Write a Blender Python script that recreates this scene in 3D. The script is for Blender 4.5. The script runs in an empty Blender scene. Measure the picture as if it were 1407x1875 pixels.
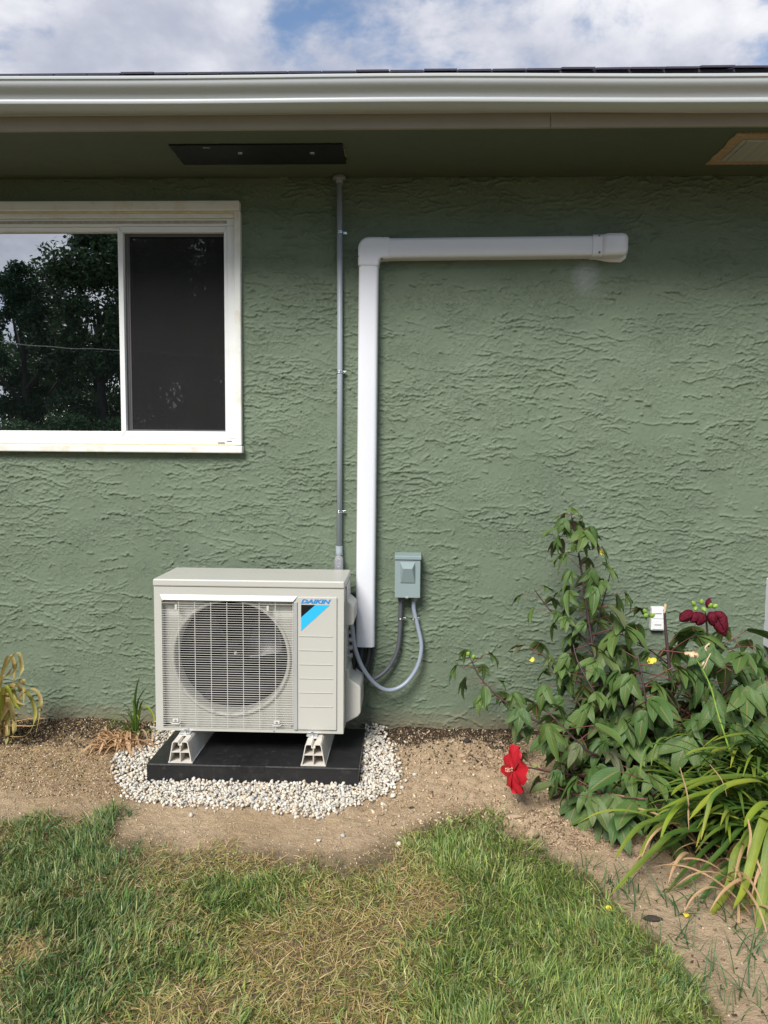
import bpy, bmesh, math, random
import numpy as np
from math import radians as R_, sin, cos, pi
from mathutils import Vector, Matrix, Euler

random.seed(7); rng = np.random.default_rng(7)
sc = bpy.context.scene
COL = sc.collection

# ------------------------------------------------------------------ camera
F_PX, PITCH, YAW, ROLL = 1419.267, 0.0816, 0.0359, 0.0080
CAM = Vector((0.3527, -3.027, 1.1041))
fwd = Vector((-sin(YAW)*cos(PITCH), cos(YAW)*cos(PITCH), -sin(PITCH)))
r0 = Vector((cos(YAW), sin(YAW), 0)); u0 = r0.cross(fwd)
right = r0*cos(ROLL) + u0*sin(ROLL); up = -r0*sin(ROLL) + u0*cos(ROLL)
cam = bpy.data.cameras.new('camera'); camo = bpy.data.objects.new('camera', cam); COL.objects.link(camo)
M = Matrix((right, up, -fwd)).transposed().to_4x4(); M.translation = CAM
camo.matrix_world = M
cam.sensor_fit = 'HORIZONTAL'; cam.sensor_width = 36; cam.lens = F_PX/1407*36
cam.clip_start = 0.05; cam.clip_end = 600
sc.camera = camo

# ------------------------------------------------------------------ light
SUN_EL, SUN_AZ = 44.0, 22.0          # degrees above horizon, degrees left of the wall's normal
sc.view_settings.view_transform = 'Standard'; sc.view_settings.look = 'None'
sc.view_settings.exposure = 0.12; sc.view_settings.gamma = 1; sc.view_settings.use_curve_mapping = False
world = bpy.data.worlds.new('World'); sc.world = world; world.use_nodes = True
SKYO = (-1.06, -2.09, 0.91)
def build_world():
    nt = world.node_tree; N = nt.nodes; L = nt.links; N.clear()
    out = N.new('ShaderNodeOutputWorld'); bg = N.new('ShaderNodeBackground'); bg.inputs[1].default_value = 0.15
    sky = N.new('ShaderNodeTexSky'); sky.sky_type = 'NISHITA'; sky.sun_disc = False
    sky.sun_elevation = R_(SUN_EL); sky.sun_rotation = R_(180+SUN_AZ)
    sky.air_density = 1.0; sky.dust_density = 0.6; sky.ozone_density = 1.5
    tc = N.new('ShaderNodeTexCoord'); sep = N.new('ShaderNodeSeparateXYZ'); L.new(tc.outputs['Generated'], sep.inputs[0])
    def math_(op, a, b=None, clamp=False):
        m = N.new('ShaderNodeMath'); m.operation = op; m.use_clamp = clamp
        for i, v in enumerate((a, b)):
            if v is None: continue
            if isinstance(v, (int, float)): m.inputs[i].default_value = v
            else: L.new(v, m.inputs[i])
        return m.outputs[0]
    zc = math_('ADD', math_('MAXIMUM', sep.outputs[2], 0.0), 0.22)
    cx = math_('DIVIDE', sep.outputs[0], zc); cy = math_('DIVIDE', sep.outputs[1], zc)
    cmb = N.new('ShaderNodeCombineXYZ'); L.new(cx, cmb.inputs[0]); L.new(cy, cmb.inputs[1])
    def noise(scale, detail, rough, off, dist=0.0):
        mp = N.new('ShaderNodeMapping'); mp.inputs['Location'].default_value = off
        mp.inputs['Scale'].default_value = (1, 1, 1.7); L.new(tc.outputs['Generated'], mp.inputs[0])
        n = N.new('ShaderNodeTexNoise'); n.inputs['Scale'].default_value = scale
        n.inputs['Detail'].default_value = detail; n.inputs['Roughness'].default_value = rough
        n.inputs['Distortion'].default_value = dist; L.new(mp.outputs[0], n.inputs['Vector']); return n.outputs[0]
    def ramp(v, a, b, interp='EASE'):
        r = N.new('ShaderNodeValToRGB'); r.color_ramp.interpolation = interp
        r.color_ramp.elements[0].position = a; r.color_ramp.elements[1].position = b
        L.new(v, r.inputs[0]); return r.outputs[0]
    big = noise(1.9, 3, 0.5, SKYO); fine = noise(6.5, 10, 0.58, (1.7, 4.0, 2.0), 0.15)
    mixn = math_('ADD', math_('MULTIPLY', big, 0.55), math_('MULTIPLY', fine, 0.45))
    cover = ramp(mixn, 0.465, 0.555)
    tone = ramp(math_('ADD', math_('MULTIPLY', noise(3.1, 5, 0.5, (2.4, 0.3, 5.0)), 0.6), math_('MULTIPLY', fine, 0.4)), 0.38, 0.62)
    cl = N.new('ShaderNodeMixRGB'); L.new(tone, cl.inputs[0])
    cl.inputs[1].default_value = (3.0, 3.2, 3.9, 1); cl.inputs[2].default_value = (6.3, 6.3, 6.5, 1)
    mx = N.new('ShaderNodeMixRGB'); L.new(cover, mx.inputs[0]); L.new(sky.outputs[0], mx.inputs[1]); L.new(cl.outputs[0], mx.inputs[2])
    L.new(mx.outputs[0], bg.inputs[0]); L.new(bg.outputs[0], out.inputs[0])
build_world()
sun = bpy.data.lights.new('sun', 'SUN'); sun.energy = 4.7; sun.angle = R_(24); sun.color = (1.0, 0.965, 0.91)
suno = bpy.data.objects.new('sun', sun); COL.objects.link(suno)
toward = Vector((-sin(R_(SUN_AZ))*cos(R_(SUN_EL)), -cos(R_(SUN_AZ))*cos(R_(SUN_EL)), sin(R_(SUN_EL))))
suno.rotation_euler = toward.to_track_quat('Z', 'Y').to_euler(); suno.location = (-2, -4, 6)

# ------------------------------------------------------------------ helpers
def at(x, y, Y=None, Z=None):
    """world point seen in the photograph (1407 x 1875) at x, y lying in the plane Y or Z"""
    d = fwd + right*((x-703.5)/F_PX) - up*((y-937.5)/F_PX)
    t = (Y-CAM.y)/d.y if Y is not None else (Z-CAM.z)/d.z
    return CAM + d*t
def origin(o):
    v = Vector((0, 0, 0))
    while o is not None: v += o.location; o = o.parent
    return v
def tag(o, label=None, cat=None, group=None, kind=None):
    for k, v in (('label', label), ('category', cat), ('group', group), ('kind', kind)):
        if v: o[k] = v
    return o
def thing(name, label, cat, loc=(0, 0, 0), group=None):
    o = bpy.data.objects.new(name, None); COL.objects.link(o); o.location = loc; o.empty_display_size = .05
    return tag(o, label, cat, group)
def link(name, me, parent=None, loc=None):
    o = bpy.data.objects.new(name, me); COL.objects.link(o)
    if parent is not None: o.parent = parent
    if loc is not None: o.location = loc
    return o
def smooth(me): me.polygons.foreach_set('use_smooth', [True]*len(me.polygons))
class MB:
    """collects shapes in world coordinates and links them as one mesh"""
    def __init__(s): s.v = []; s.f = []; s.m = []; s.uv = None
    def add(s, vs, fs, mi=0):
        b = len(s.v); s.v += [tuple(v) for v in vs]; s.f += [tuple(b+i for i in f) for f in fs]; s.m += [mi]*len(fs)
    def box(s, x0, x1, y0, y1, z0, z1, mi=0):
        s.add([(x0,y0,z0),(x1,y0,z0),(x1,y1,z0),(x0,y1,z0),(x0,y0,z1),(x1,y0,z1),(x1,y1,z1),(x0,y1,z1)],
              [(0,3,2,1),(4,5,6,7),(0,1,5,4),(1,2,6,5),(2,3,7,6),(3,0,4,7)], mi)
    def prism(s, pts, axis, a, b, mi=0):
        """pts: closed outline in the two other axes; extruded along axis from a to b"""
        def P(p, t): return {'x': (t, p[0], p[1]), 'y': (p[0], t, p[1]), 'z': (p[0], p[1], t)}[axis]
        n = len(pts); vs = [P(p, a) for p in pts] + [P(p, b) for p in pts]
        fs = [tuple(range(n)), tuple(reversed(range(n, 2*n)))] + [(i, i+n, (i+1) % n+n, (i+1) % n) for i in range(n)]
        s.add(vs, fs, mi)
    def tube(s, pts, rad, n=10, caps=True, mi=0, flat=1.0):
        pts = [Vector(p) for p in pts]; m = len(pts)
        if isinstance(rad, (int, float)): rad = [rad]*m
        tan = [(pts[min(i+1, m-1)]-pts[max(i-1, 0)]).normalized() for i in range(m)]
        ref = Vector((0, 0, 1)) if abs(tan[0].z) < .9 else Vector((0, 1, 0))
        a = tan[0].cross(ref).normalized(); vs = []
        for i in range(m):
            a = (a - tan[i]*a.dot(tan[i])).normalized(); b = tan[i].cross(a)
            for k in range(n):
                t = 2*pi*k/n; vs.append(pts[i] + a*cos(t)*rad[i] + b*sin(t)*rad[i]*flat)
        fs = [(i*n+k, i*n+(k+1) % n, (i+1)*n+(k+1) % n, (i+1)*n+k) for i in range(m-1) for k in range(n)]
        if caps: fs += [tuple(reversed(range(n))), tuple(range((m-1)*n, m*n))]
        s.add(vs, fs, mi)
    def cyl(s, c, r, h, axis='z', n=24, r2=None, mi=0):
        d = {'x': Vector((1, 0, 0)), 'y': Vector((0, 1, 0)), 'z': Vector((0, 0, 1))}[axis]
        s.tube([Vector(c), Vector(c)+d*h], [r, r if r2 is None else r2], n, True, mi)
    def build(s, name, mats, parent=None, bevel=0, seg=2, sm=False, fix=True):
        me = bpy.data.meshes.new(name); off = origin(parent) if parent else Vector((0, 0, 0))
        me.from_pydata([(v[0]-off.x, v[1]-off.y, v[2]-off.z) for v in s.v], [], s.f)
        if not isinstance(mats, (list, tuple)): mats = [mats]
        for m in mats: me.materials.append(m)
        me.polygons.foreach_set('material_index', s.m)
        if fix:
            bm = bmesh.new(); bm.from_mesh(me); bmesh.ops.recalc_face_normals(bm, faces=bm.faces); bm.to_mesh(me); bm.free()
        if sm: smooth(me)
        me.update(); o = link(name, me, parent)
        if bevel:
            md = o.modifiers.new('bevel', 'BEVEL'); md.width = bevel; md.segments = seg; md.limit_method = 'ANGLE'; md.angle_limit = R_(35)
            md.harden_normals = False
        return o
def crm(pts, n=6):
    """smooth curve through pts (Catmull-Rom)"""
    P = [Vector(p) for p in pts]; P = [P[0]*2-P[1]] + P + [P[-1]*2-P[-2]]; out = []
    for i in range(1, len(P)-2):
        for k in range(n):
            t = k/n; a, b, c, d = P[i-1], P[i], P[i+1], P[i+2]
            out.append(.5*((2*b) + (c-a)*t + (2*a-5*b+4*c-d)*t*t + (3*b-a-3*c+d)*t**3))
    out.append(P[-2]); return out
def np_mesh(name, V, Fq, col=None, mats=None, quads=True, sm=False):
    me = bpy.data.meshes.new(name); nf, k = Fq.shape
    me.vertices.add(len(V)); me.vertices.foreach_set('co', V.astype(np.float32).ravel())
    me.loops.add(nf*k); me.loops.foreach_set('vertex_index', Fq.astype(np.int32).ravel())
    me.polygons.add(nf); me.polygons.foreach_set('loop_start', np.arange(0, nf*k, k, dtype=np.int32))
    me.polygons.foreach_set('loop_total', np.full(nf, k, dtype=np.int32))
    if sm: me.polygons.foreach_set('use_smooth', np.ones(nf, dtype=bool))
    me.update(calc_edges=True)
    if col is not None:
        a = me.color_attributes.new('Col', 'FLOAT_COLOR', 'POINT')
        c4 = np.ones((len(V), 4), dtype=np.float32); c4[:, :3] = col; a.data.foreach_set('color', c4.ravel())
    for m in (mats or []): me.materials.append(m)
    return me
_tab = rng.random((256, 256))
def vnoise(x, y):
    xi = np.floor(x).astype(int); yi = np.floor(y).astype(int); fx = x-xi; fy = y-yi
    fx = fx*fx*(3-2*fx); fy = fy*fy*(3-2*fy)
    g = lambda a, b: _tab[a % 256, b % 256]
    return (g(xi, yi)*(1-fx)+g(xi+1, yi)*fx)*(1-fy) + (g(xi, yi+1)*(1-fx)+g(xi+1, yi+1)*fx)*fy
def fbm(x, y, s, o=4, g=.5):
    t = 0; a = 1; w = 0
    for i in range(o): t = t + a*vnoise(x*s+17.3*i, y*s+5.1*i); w += a; a *= g; s *= 2
    return t/w
def ss(a, b, x): t = np.clip((x-a)/(b-a), 0, 1); return t*t*(3-2*t)

# ------------------------------------------------------------------ materials
class NT:
    def __init__(s, name):
        s.m = bpy.data.materials.new(name); s.m.use_nodes = True; s.nt = s.m.node_tree; s.N = s.nt.nodes; s.L = s.nt.links
        s.b = s.N['Principled BSDF']; s.out = s.N['Material Output']; s.tc = s.N.new('ShaderNodeTexCoord'); s.co = s.tc.outputs['Object']
    def set(s, node, i, v):
        if hasattr(v, 'is_linked') or isinstance(v, bpy.types.NodeSocket): s.L.new(v, node.inputs[i])
        else: node.inputs[i].default_value = v
    def math(s, op, a, b=0.0, clamp=False):
        m = s.N.new('ShaderNodeMath'); m.operation = op; m.use_clamp = clamp; s.set(m, 0, a); s.set(m, 1, b); return m.outputs[0]
    def map(s, scale=(1, 1, 1), loc=(0, 0, 0), src=None, rot=(0, 0, 0)):
        m = s.N.new('ShaderNodeMapping'); m.inputs['Scale'].default_value = scale; m.inputs['Location'].default_value = loc
        m.inputs['Rotation'].default_value = rot
        s.L.new(src or s.co, m.inputs[0]); return m.outputs[0]
    def noise(s, scale, detail=3, rough=.5, src=None, dist=0, col=False):
        n = s.N.new('ShaderNodeTexNoise'); n.inputs['Scale'].default_value = scale; n.inputs['Detail'].default_value = detail
        n.inputs['Roughness'].default_value = rough; n.inputs['Distortion'].default_value = dist
        s.L.new(src or s.co, n.inputs['Vector']); return n.outputs[1 if col else 0]
    def ramp(s, v, stops, interp='LINEAR'):
        r = s.N.new('ShaderNodeValToRGB'); r.color_ramp.interpolation = interp; e = r.color_ramp.elements
        while len(e) < len(stops): e.new(.5)
        for i, (p, c) in enumerate(stops):
            e[i].position = p; e[i].color = (*c, 1) if isinstance(c, tuple) else (c, c, c, 1)
        s.L.new(v, r.inputs[0]); return r.outputs[0]
    def mix(s, f, a, b, mode='MIX'):
        m = s.N.new('ShaderNodeMixRGB'); m.blend_type = mode
        for i, v in enumerate((f, a, b)):
            if isinstance(v, tuple): v = (*v, 1)
            s.set(m, i, v)
        return m.outputs[0]
    def attr(s, name):
        a = s.N.new('ShaderNodeAttribute'); a.attribute_name = name; return a
    def bump(s, h, dist=.001, strength=1.0, prev=None):
        b = s.N.new('ShaderNodeBump'); b.inputs['Distance'].default_value = dist; b.inputs['Strength'].default_value = strength
        s.L.new(h, b.inputs['Height'])
        if prev is not None: s.L.new(prev, b.inputs['Normal'])
        return b.outputs[0]
    def base(s, v): s.set(s.b, 'Base Color', (*v, 1) if isinstance(v, tuple) else v); return s
    def p(s, **k):
        for n, v in k.items(): s.set(s.b, {'rough': 'Roughness', 'metal': 'Metallic', 'spec': 'Specular IOR Level', 'normal': 'Normal', 'coat': 'Coat Weight', 'ior': 'IOR'}[n], v)
        return s
def simple(name, c, rough=.5, metal=0, var=.08, scale=8, bump=0, bscale=300, spec=.5, dirt=None, dscale=3.0, dth=(.5, .75)):
    t = NT(name); n = t.noise(scale, 4, .6)
    v = t.ramp(n, [(.25, tuple(max(0, x*(1-var)) for x in c)), (.75, tuple(min(1, x*(1+var)) for x in c))])
    if dirt:
        dm = t.ramp(t.noise(dscale, 7, .65), [(dth[0], 0.0), (dth[1], 1.0)]); v = t.mix(t.math('MULTIPLY', dm, .6), v, dirt)
    t.base(v).p(rough=rough, metal=metal, spec=spec)
    if bump: t.p(normal=t.bump(t.noise(bscale, 3, .6), bump))
    t.set(t.b, 'Roughness', t.math('ADD', t.math('MULTIPLY', t.noise(scale*3, 3, .6), .16), rough-.08, True))
    return t.m

def stucco(relief=False):
    t = NT('sage green stucco skin' if relief else 'sage green skip trowel stucco'); co = t.co
    wn = t.noise(9, 3, .55, col=True)
    wv = t.N.new('ShaderNodeVectorMath'); wv.operation = 'SUBTRACT'; t.L.new(wn, wv.inputs[0]); wv.inputs[1].default_value = (.5, .5, .5)
    ws = t.N.new('ShaderNodeVectorMath'); ws.operation = 'SCALE'; t.L.new(wv.outputs[0], ws.inputs[0]); ws.inputs['Scale'].default_value = .026
    wf = t.noise(150, 2, .6, col=True)
    wv2 = t.N.new('ShaderNodeVectorMath'); wv2.operation = 'SUBTRACT'; t.L.new(wf, wv2.inputs[0]); wv2.inputs[1].default_value = (.5, .5, .5)
    ws2 = t.N.new('ShaderNodeVectorMath'); ws2.operation = 'SCALE'; t.L.new(wv2.outputs[0], ws2.inputs[0]); ws2.inputs['Scale'].default_value = .016
    ad = t.N.new('ShaderNodeVectorMath'); t.L.new(co, ad.inputs[0]); t.L.new(ws.outputs[0], ad.inputs[1])
    ad2 = t.N.new('ShaderNodeVectorMath'); t.L.new(ad.outputs[0], ad2.inputs[0]); t.L.new(ws2.outputs[0], ad2.inputs[1])
    P = ad2.outputs[0]
    def lines(scale, sx, sz, w, loc, rot, mth):
        n = t.noise(scale, 1.5, .5, t.map((sx, 1, sz), loc, P, (0, rot, 0)))
        d = t.math('ABSOLUTE', t.math('SUBTRACT', n, .5))
        r = t.ramp(d, [(0, 1.0), (w, 0.0)], 'EASE')
        m = t.ramp(t.noise(mth[0], 2, .5, t.map((.45, 1, 1), mth[1], co)), [(mth[2], 0.0), (mth[2]+.06, 1.0)])
        return t.math('MULTIPLY', r, m)
    a = lines(9, .30, 1.6, .020, (0, 0, 0), .07, (13, (3, 0, 1), .50))
    b = lines(14, .30, 1.2, .022, (5, 2, 3), -.12, (17, (7, 1, 4), .50))
    c = lines(24, .6, 1.2, .036, (9, 4, 1), .2, (11, (1, 8, 2), .52))
    # ragged plateaus left by the trowel
    pl = t.ramp(t.noise(26, 3, .6, t.map((.45, 1, 1.1), (2, 3, 9), P)), [(.52, 0.0), (.548, 1.0)], 'EASE')
    # crumbs
    cr = t.math('MAXIMUM', t.ramp(t.noise(125, 2, .55, t.map((.75, 1, 1), (0, 0, 0), P)), [(.53, 0.0), (.62, 1.0)], 'EASE'), t.ramp(t.noise(62, 3, .6, t.map((.55, 1, 1), (3, 1, 2), P)), [(.56, 0.0), (.62, 1.2)], 'EASE'))
    cm = t.ramp(t.noise(7, 3, .6, t.map((.6, 1, 1), (4, 4, 4), co)), [(.42, .04), (.58, 1.0)])
    h = t.math('ADD', t.math('MAXIMUM', a, t.math('MAXIMUM', b, t.math('MULTIPLY', c, .8))), t.math('MULTIPLY', t.math('MULTIPLY', cr, cm), .8))
    h = t.math('ADD', h, t.math('MULTIPLY', pl, .5))
    h = t.math('ADD', h, t.math('MULTIPLY', t.noise(5, 2, .5, t.map((.5, 1, 1), (0, 0, 0), co)), 1.2))
    fine = t.noise(420, 3, .65)
    nrm = t.bump(t.math('ADD', fine, t.math('MULTIPLY', t.noise(900, 2, .6), .5)), .0012, 1.0, t.bump(t.math('MULTIPLY', cr, cm), .0009, 1.0)) if relief else t.bump(h, STUC, 1.0, t.bump(fine, .0005, .8))
    if relief: h = t.math('MULTIPLY', t.noise(60, 4, .6), .8)
    col = t.ramp(t.noise(2.3, 4, .55), [(.3, (.120, .158, .104)), (.7, (.143, .184, .124))])
    col = t.mix(t.ramp(t.noise(3.5, 5, .65, t.map((1, 1, .25))), [(.45, 0.0), (.75, .30)]), col, (.160, .194, .140))
    col = t.mix(t.math('MULTIPLY', t.math('MINIMUM', h, 1.0, True), .16), col, (.22, .27, .19))  # lighter colour painted on ridge crests as if lit; random mottle on the skin
    # splashed soil on the lowest courses of the wall
    sx = t.N.new('ShaderNodeSeparateXYZ'); t.L.new(co, sx.inputs[0])
    low = t.ramp(t.math('ADD', sx.outputs[2], t.math('MULTIPLY', t.noise(14, 5, .7), .10)), [(.045, .75), (.13, 0.0)])
    col = t.mix(low, col, (.17, .14, .09))
    # grey filler smear below the end cap of the line cover
    pc = at(1072, 505, 0)
    dv = t.N.new('ShaderNodeVectorMath'); dv.operation = 'DISTANCE'; t.L.new(t.map((1.15, 0, .85), (-(pc.x+1.4)*1.15, 0, -pc.z*.85)), dv.inputs[0]); dv.inputs[1].default_value = (0, 0, 0)
    sm = t.ramp(t.math('ADD', dv.outputs['Value'], t.math('MULTIPLY', t.noise(30, 4, .6), .07)), [(.055, .7), (.110, 0.0)])
    col = t.mix(sm, col, (.30, .33, .31))
    t.base(col).p(rough=.62, spec=.35, normal=nrm); return t.m
STUC = .0030
M_STUCCO = stucco(); M_SKIN = stucco(True)
M_SOFFIT = simple('dark green soffit paint', (.082, .100, .060), .6, var=.05, bump=.0004, bscale=160)
def white_metal():
    t = NT('white painted aluminium'); n = t.noise(1.3, 4, .6, t.map((.3, 1, 3)))
    c = t.ramp(n, [(.3, (.50, .53, .54)), (.7, (.57, .60, .61))])
    s = t.ramp(t.noise(6, 6, .65, t.map((6, 1, .35))), [(.52, 0.0), (.72, .22)])
    c = t.mix(s, c, (.52, .50, .42)); t.base(c).p(rough=.34, spec=.5); t.p(normal=t.bump(t.noise(3, 2, .5, t.map((.5, 1, 1))), .004)); return t.m
M_GUTTER = white_metal()
M_FASCIA = simple('tan painted fascia board', (.29, .255, .200), .6, var=.08, scale=4, bump=.0006, bscale=90, dirt=(.28, .23, .18), dscale=5)
M_WINFR = simple('white vinyl window', (.76, .77, .76), .38, var=.03, dirt=(.62, .56, .42), dscale=9, dth=(.58, .8))
M_TRIM = simple('aged white window trim', (.74, .74, .70), .45, var=.04, dirt=(.60, .52, .36), dscale=14, dth=(.5, .7))
M_BRONZE = simple('yellowed sealant bead', (.62, .52, .32), .6, var=.2, scale=30)
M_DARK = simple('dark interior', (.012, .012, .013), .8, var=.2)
M_BLACKF = simple('charcoal screen frame', (.085, .08, .08), .5)
def glass(fac, tint):
    t = NT('dark window glass'); g = t.N.new('ShaderNodeBsdfGlossy'); g.inputs['Roughness'].default_value = 0.0; g.inputs['Color'].default_value = (*tint, 1)
    t.base((.006, .008, .008)).p(rough=.4, spec=0.0)
    mx = t.N.new('ShaderNodeMixShader'); fr = t.N.new('ShaderNodeLayerWeight'); fr.inputs[0].default_value = .35
    t.L.new(t.math('ADD', t.math('MULTIPLY', fr.outputs['Fresnel'], .6), fac, True), mx.inputs[0]); t.L.new(t.b.outputs[0], mx.inputs[1]); t.L.new(g.outputs[0], mx.inputs[2])
    t.L.new(mx.outputs[0], t.out.inputs[0])
    t.L.new(t.bump(t.noise(1.6, 2, .5), .0012), g.inputs['Normal']); return t.m
M_GLASS = glass(.62, (.93, .97, 1.0))
def screen():
    t = NT('charcoal insect screen'); w = t.noise(6, 3, .5)
    t.base(t.ramp(w, [(.3, (.011, .011, .012)), (.7, (.016, .016, .016))])).p(rough=.7, spec=.3)
    tr = t.N.new('ShaderNodeBsdfTransparent'); mx = t.N.new('ShaderNodeMixShader'); mx.inputs[0].default_value = .46
    t.L.new(tr.outputs[0], mx.inputs[1]); t.L.new(t.b.outputs[0], mx.inputs[2]); t.L.new(mx.outputs[0], t.out.inputs[0]); return t.m
M_SCREEN = screen()
M_PVC = simple('white plastic line cover', (.68, .69, .735), .33, var=.015, scale=3)
M_CONDUIT = simple('grey plastic conduit', (.33, .37, .41), .42, var=.05, scale=10)
M_FITTING = simple('cast grey fitting', (.30, .30, .32), .45, metal=.3, var=.06, scale=30, bump=.0003)
M_LETTER = simple('raised cast letters', (.62, .64, .66), .4, metal=.2)
M_ZINC = simple('zinc plated steel', (.62, .64, .66), .28, metal=1, var=.1, scale=60)
M_FLEX = simple('blue grey flexible conduit', (.27, .31, .38), .35, var=.06, scale=20)
M_FLEXD = simple('dark grey flexible conduit', (.085, .09, .105), .42, var=.08, scale=20)
M_RUBBER = simple('black pipe insulation', (.015, .015, .016), .65, var=.2, scale=40, bump=.001, bscale=120)
M_BOX = simple('grey green enamel', (.235, .300, .300), .36, var=.03, scale=5)
M_IVORY = simple('ivory painted steel', (.48, .47, .425), .34, var=.015, scale=3, spec=.5)
M_IVORY2 = simple('ivory plastic grille', (.54, .525, .48), .36, var=.015, scale=3)
M_STRIP = simple('grey grille edge', (.36, .36, .35), .45)
M_CYAN = simple('cyan print', (.03, .44, .78), .35, var=.01); M_BLUE = simple('blue print', (.02, .22, .55), .35, var=.01)
M_BLACKP = simple('black print', (.006, .006, .008), .35, var=.01)
M_FANB = simple('charcoal fan plastic', (.014, .013, .016), .32, var=.1)
M_COIL = simple('dark fin coil', (.05, .05, .052), .5, metal=.4, var=.3, scale=120)
def padmat():
    t = NT('black plastic pad'); n = t.noise(9, 6, .7)
    c = t.ramp(n, [(.35, (.012, .012, .013)), (.75, (.022, .022, .023))])
    d = t.ramp(t.noise(34, 7, .75), [(.56, 0.0), (.72, .6)]); c = t.mix(d, c, (.09, .085, .08))
    t.base(c).p(rough=.40, spec=.5, normal=t.bump(t.noise(260, 3, .6), .0006)); return t.m
M_PAD = padmat()
M_RAIL = simple('aged white plastic rail', (.66, .62, .55), .45, var=.05, scale=12, dirt=(.45, .38, .28), dscale=20)
M_VENTB = simple('black vent panel', (.005, .005, .006), .5, var=.2)
M_RAWWOOD = simple('unpainted tan plywood', (.36, .25, .15), .75, var=.2, scale=60, bump=.001, bscale=120)
M_LOUVER = simple('dusty grey louver', (.34, .34, .31), .6, var=.2, scale=40)
M_SHINGLE = simple('blue grey shingle', (.075, .07, .10), .85, var=.3, scale=200, bump=.001, bscale=500)

def soil():
    t = NT('sandy soil'); co = t.co
    c = t.ramp(t.noise(3.2, 6, .6), [(.3, (.45, .325, .200)), (.7, (.60, .455, .30))])
    c = t.mix(t.ramp(t.noise(55, 5, .7), [(.3, .0), (.75, .55)]), c, (.27, .19, .115), 'MIX')
    c = t.mix(t.ramp(t.noise(230, 3, .7), [(.62, 0.0), (.72, .8)]), c, (.62, .52, .38))
    a = t.attr('Col'); sp = t.N.new('ShaderNodeSeparateColor'); t.L.new(a.outputs[0], sp.inputs[0])
    # red: dark mulch near the wall, green: chip-covered soil, blue: turf base
    mul = t.ramp(t.noise(75, 5, .75), [(.3, (.022, .018, .015)), (.52, (.06, .042, .028)), (.68, (.20, .13, .075))])
    c = t.mix(t.math('MULTIPLY', sp.outputs[1], .75), c, t.ramp(t.noise(120, 4, .7), [(.35, (.12, .075, .04)), (.55, (.33, .225, .125)), (.7, (.56, .45, .30))]))
    c = t.mix(t.ramp(t.math('ADD', sp.outputs[0], t.math('MULTIPLY', t.math('SUBTRACT', t.noise(16, 5, .7), .5), .9)), [(.42, 0.0), (.6, 1.0)]), c, mul)
    c = t.mix(sp.outputs[2], c, t.ramp(t.noise(60, 5, .7), [(.3, (.045, .040, .020)), (.7, (.17, .13, .07))]))  # turf soil and thatch darkened to paint shade and depth between the blades
    t.base(c).p(rough=.9, spec=.15)
    h = t.math('ADD', t.noise(45, 6, .7), t.math('MULTIPLY', t.noise(190, 4, .7), .5))
    t.p(normal=t.bump(h, .014, 1.0)); return t.m
M_SOIL = soil()
def colmat(name, rough=.7, spec=.3, bump=0, bs=200, var=.15, trans=0):
    t = NT(name); a = t.attr('Col'); v = t.ramp(t.noise(90, 3, .6), [(.25, 1-var), (.75, 1+var)])
    t.base(t.mix(1.0, a.outputs[0], v, 'MULTIPLY')).p(rough=rough, spec=spec)
    if bump: t.p(normal=t.bump(t.noise(bs, 3, .6), bump))
    if trans:
        tl = t.N.new('ShaderNodeBsdfTranslucent'); t.L.new(a.outputs[0], tl.inputs[0]); mx = t.N.new('ShaderNodeMixShader'); mx.inputs[0].default_value = trans
        t.L.new(t.b.outputs[0], mx.inputs[1]); t.L.new(tl.outputs[0], mx.inputs[2]); t.L.new(mx.outputs[0], t.out.inputs[0])
    return t.m
M_PEBBLE = colmat('pale river pebble', .62, .35, .0008, 350, .14)
M_GRASS = colmat('grass blade', .5, .4, var=.12, trans=.25)
M_LITTER = colmat('soil litter', .8, .2, var=.2)
def leafmat(name, c1, c2, vein, edge, rough=.42, trans=.15, redness=0.0):
    t = NT(name); oi = t.N.new('ShaderNodeObjectInfo'); uv = t.tc.outputs['UV']; s = t.N.new('ShaderNodeSeparateXYZ'); t.L.new(uv, s.inputs[0])
    c = t.mix(oi.outputs['Random'], c1, c2)
    c = t.mix(t.ramp(t.noise(40, 4, .6), [(.3, 0.0), (.8, .35)]), c, tuple(x*.6 for x in c1))
    av = t.math('ABSOLUTE', t.math('SUBTRACT', s.outputs[0], .5))
    mid = t.ramp(av, [(.0, .85), (.07, 0.0)])
    lat = t.math('SINE', t.math('MULTIPLY', t.math('SUBTRACT', s.outputs[1], t.math('MULTIPLY', av, .55)), 62.0))
    latm = t.ramp(lat, [(.86, 0.0), (1.0, .45)])
    base_tint = t.ramp(t.math('ADD', s.outputs[1], t.math('MULTIPLY', av, 1.2)), [(.0, .55), (.55, 0.0)])  # blends the edge tone in near the leaf base and midrib
    c = t.mix(base_tint, c, edge); c = t.mix(latm, c, edge); c = t.mix(mid, c, vein)
    # a few leaves turn bronze
    br = t.ramp(oi.outputs['Random'], [(.86, 0.0), (1.0, redness)]); c = t.mix(br, c, (.105, .085, .060))
    hs = t.math('ADD', t.math('MULTIPLY', t.ramp(av, [(0, 0.0), (.10, 1.0)]), 1.0), t.math('MULTIPLY', lat, -.12))
    t.base(c).p(rough=rough, spec=.45, normal=t.bump(hs, .0009))
    tl = t.N.new('ShaderNodeBsdfTranslucent'); t.L.new(t.mix(.5, c, (.12, .20, .03)), tl.inputs[0]); mx = t.N.new('ShaderNodeMixShader'); mx.inputs[0].default_value = trans
    t.L.new(t.b.outputs[0], mx.inputs[1]); t.L.new(tl.outputs[0], mx.inputs[2]); t.L.new(mx.outputs[0], t.out.inputs[0]); return t.m
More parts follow.
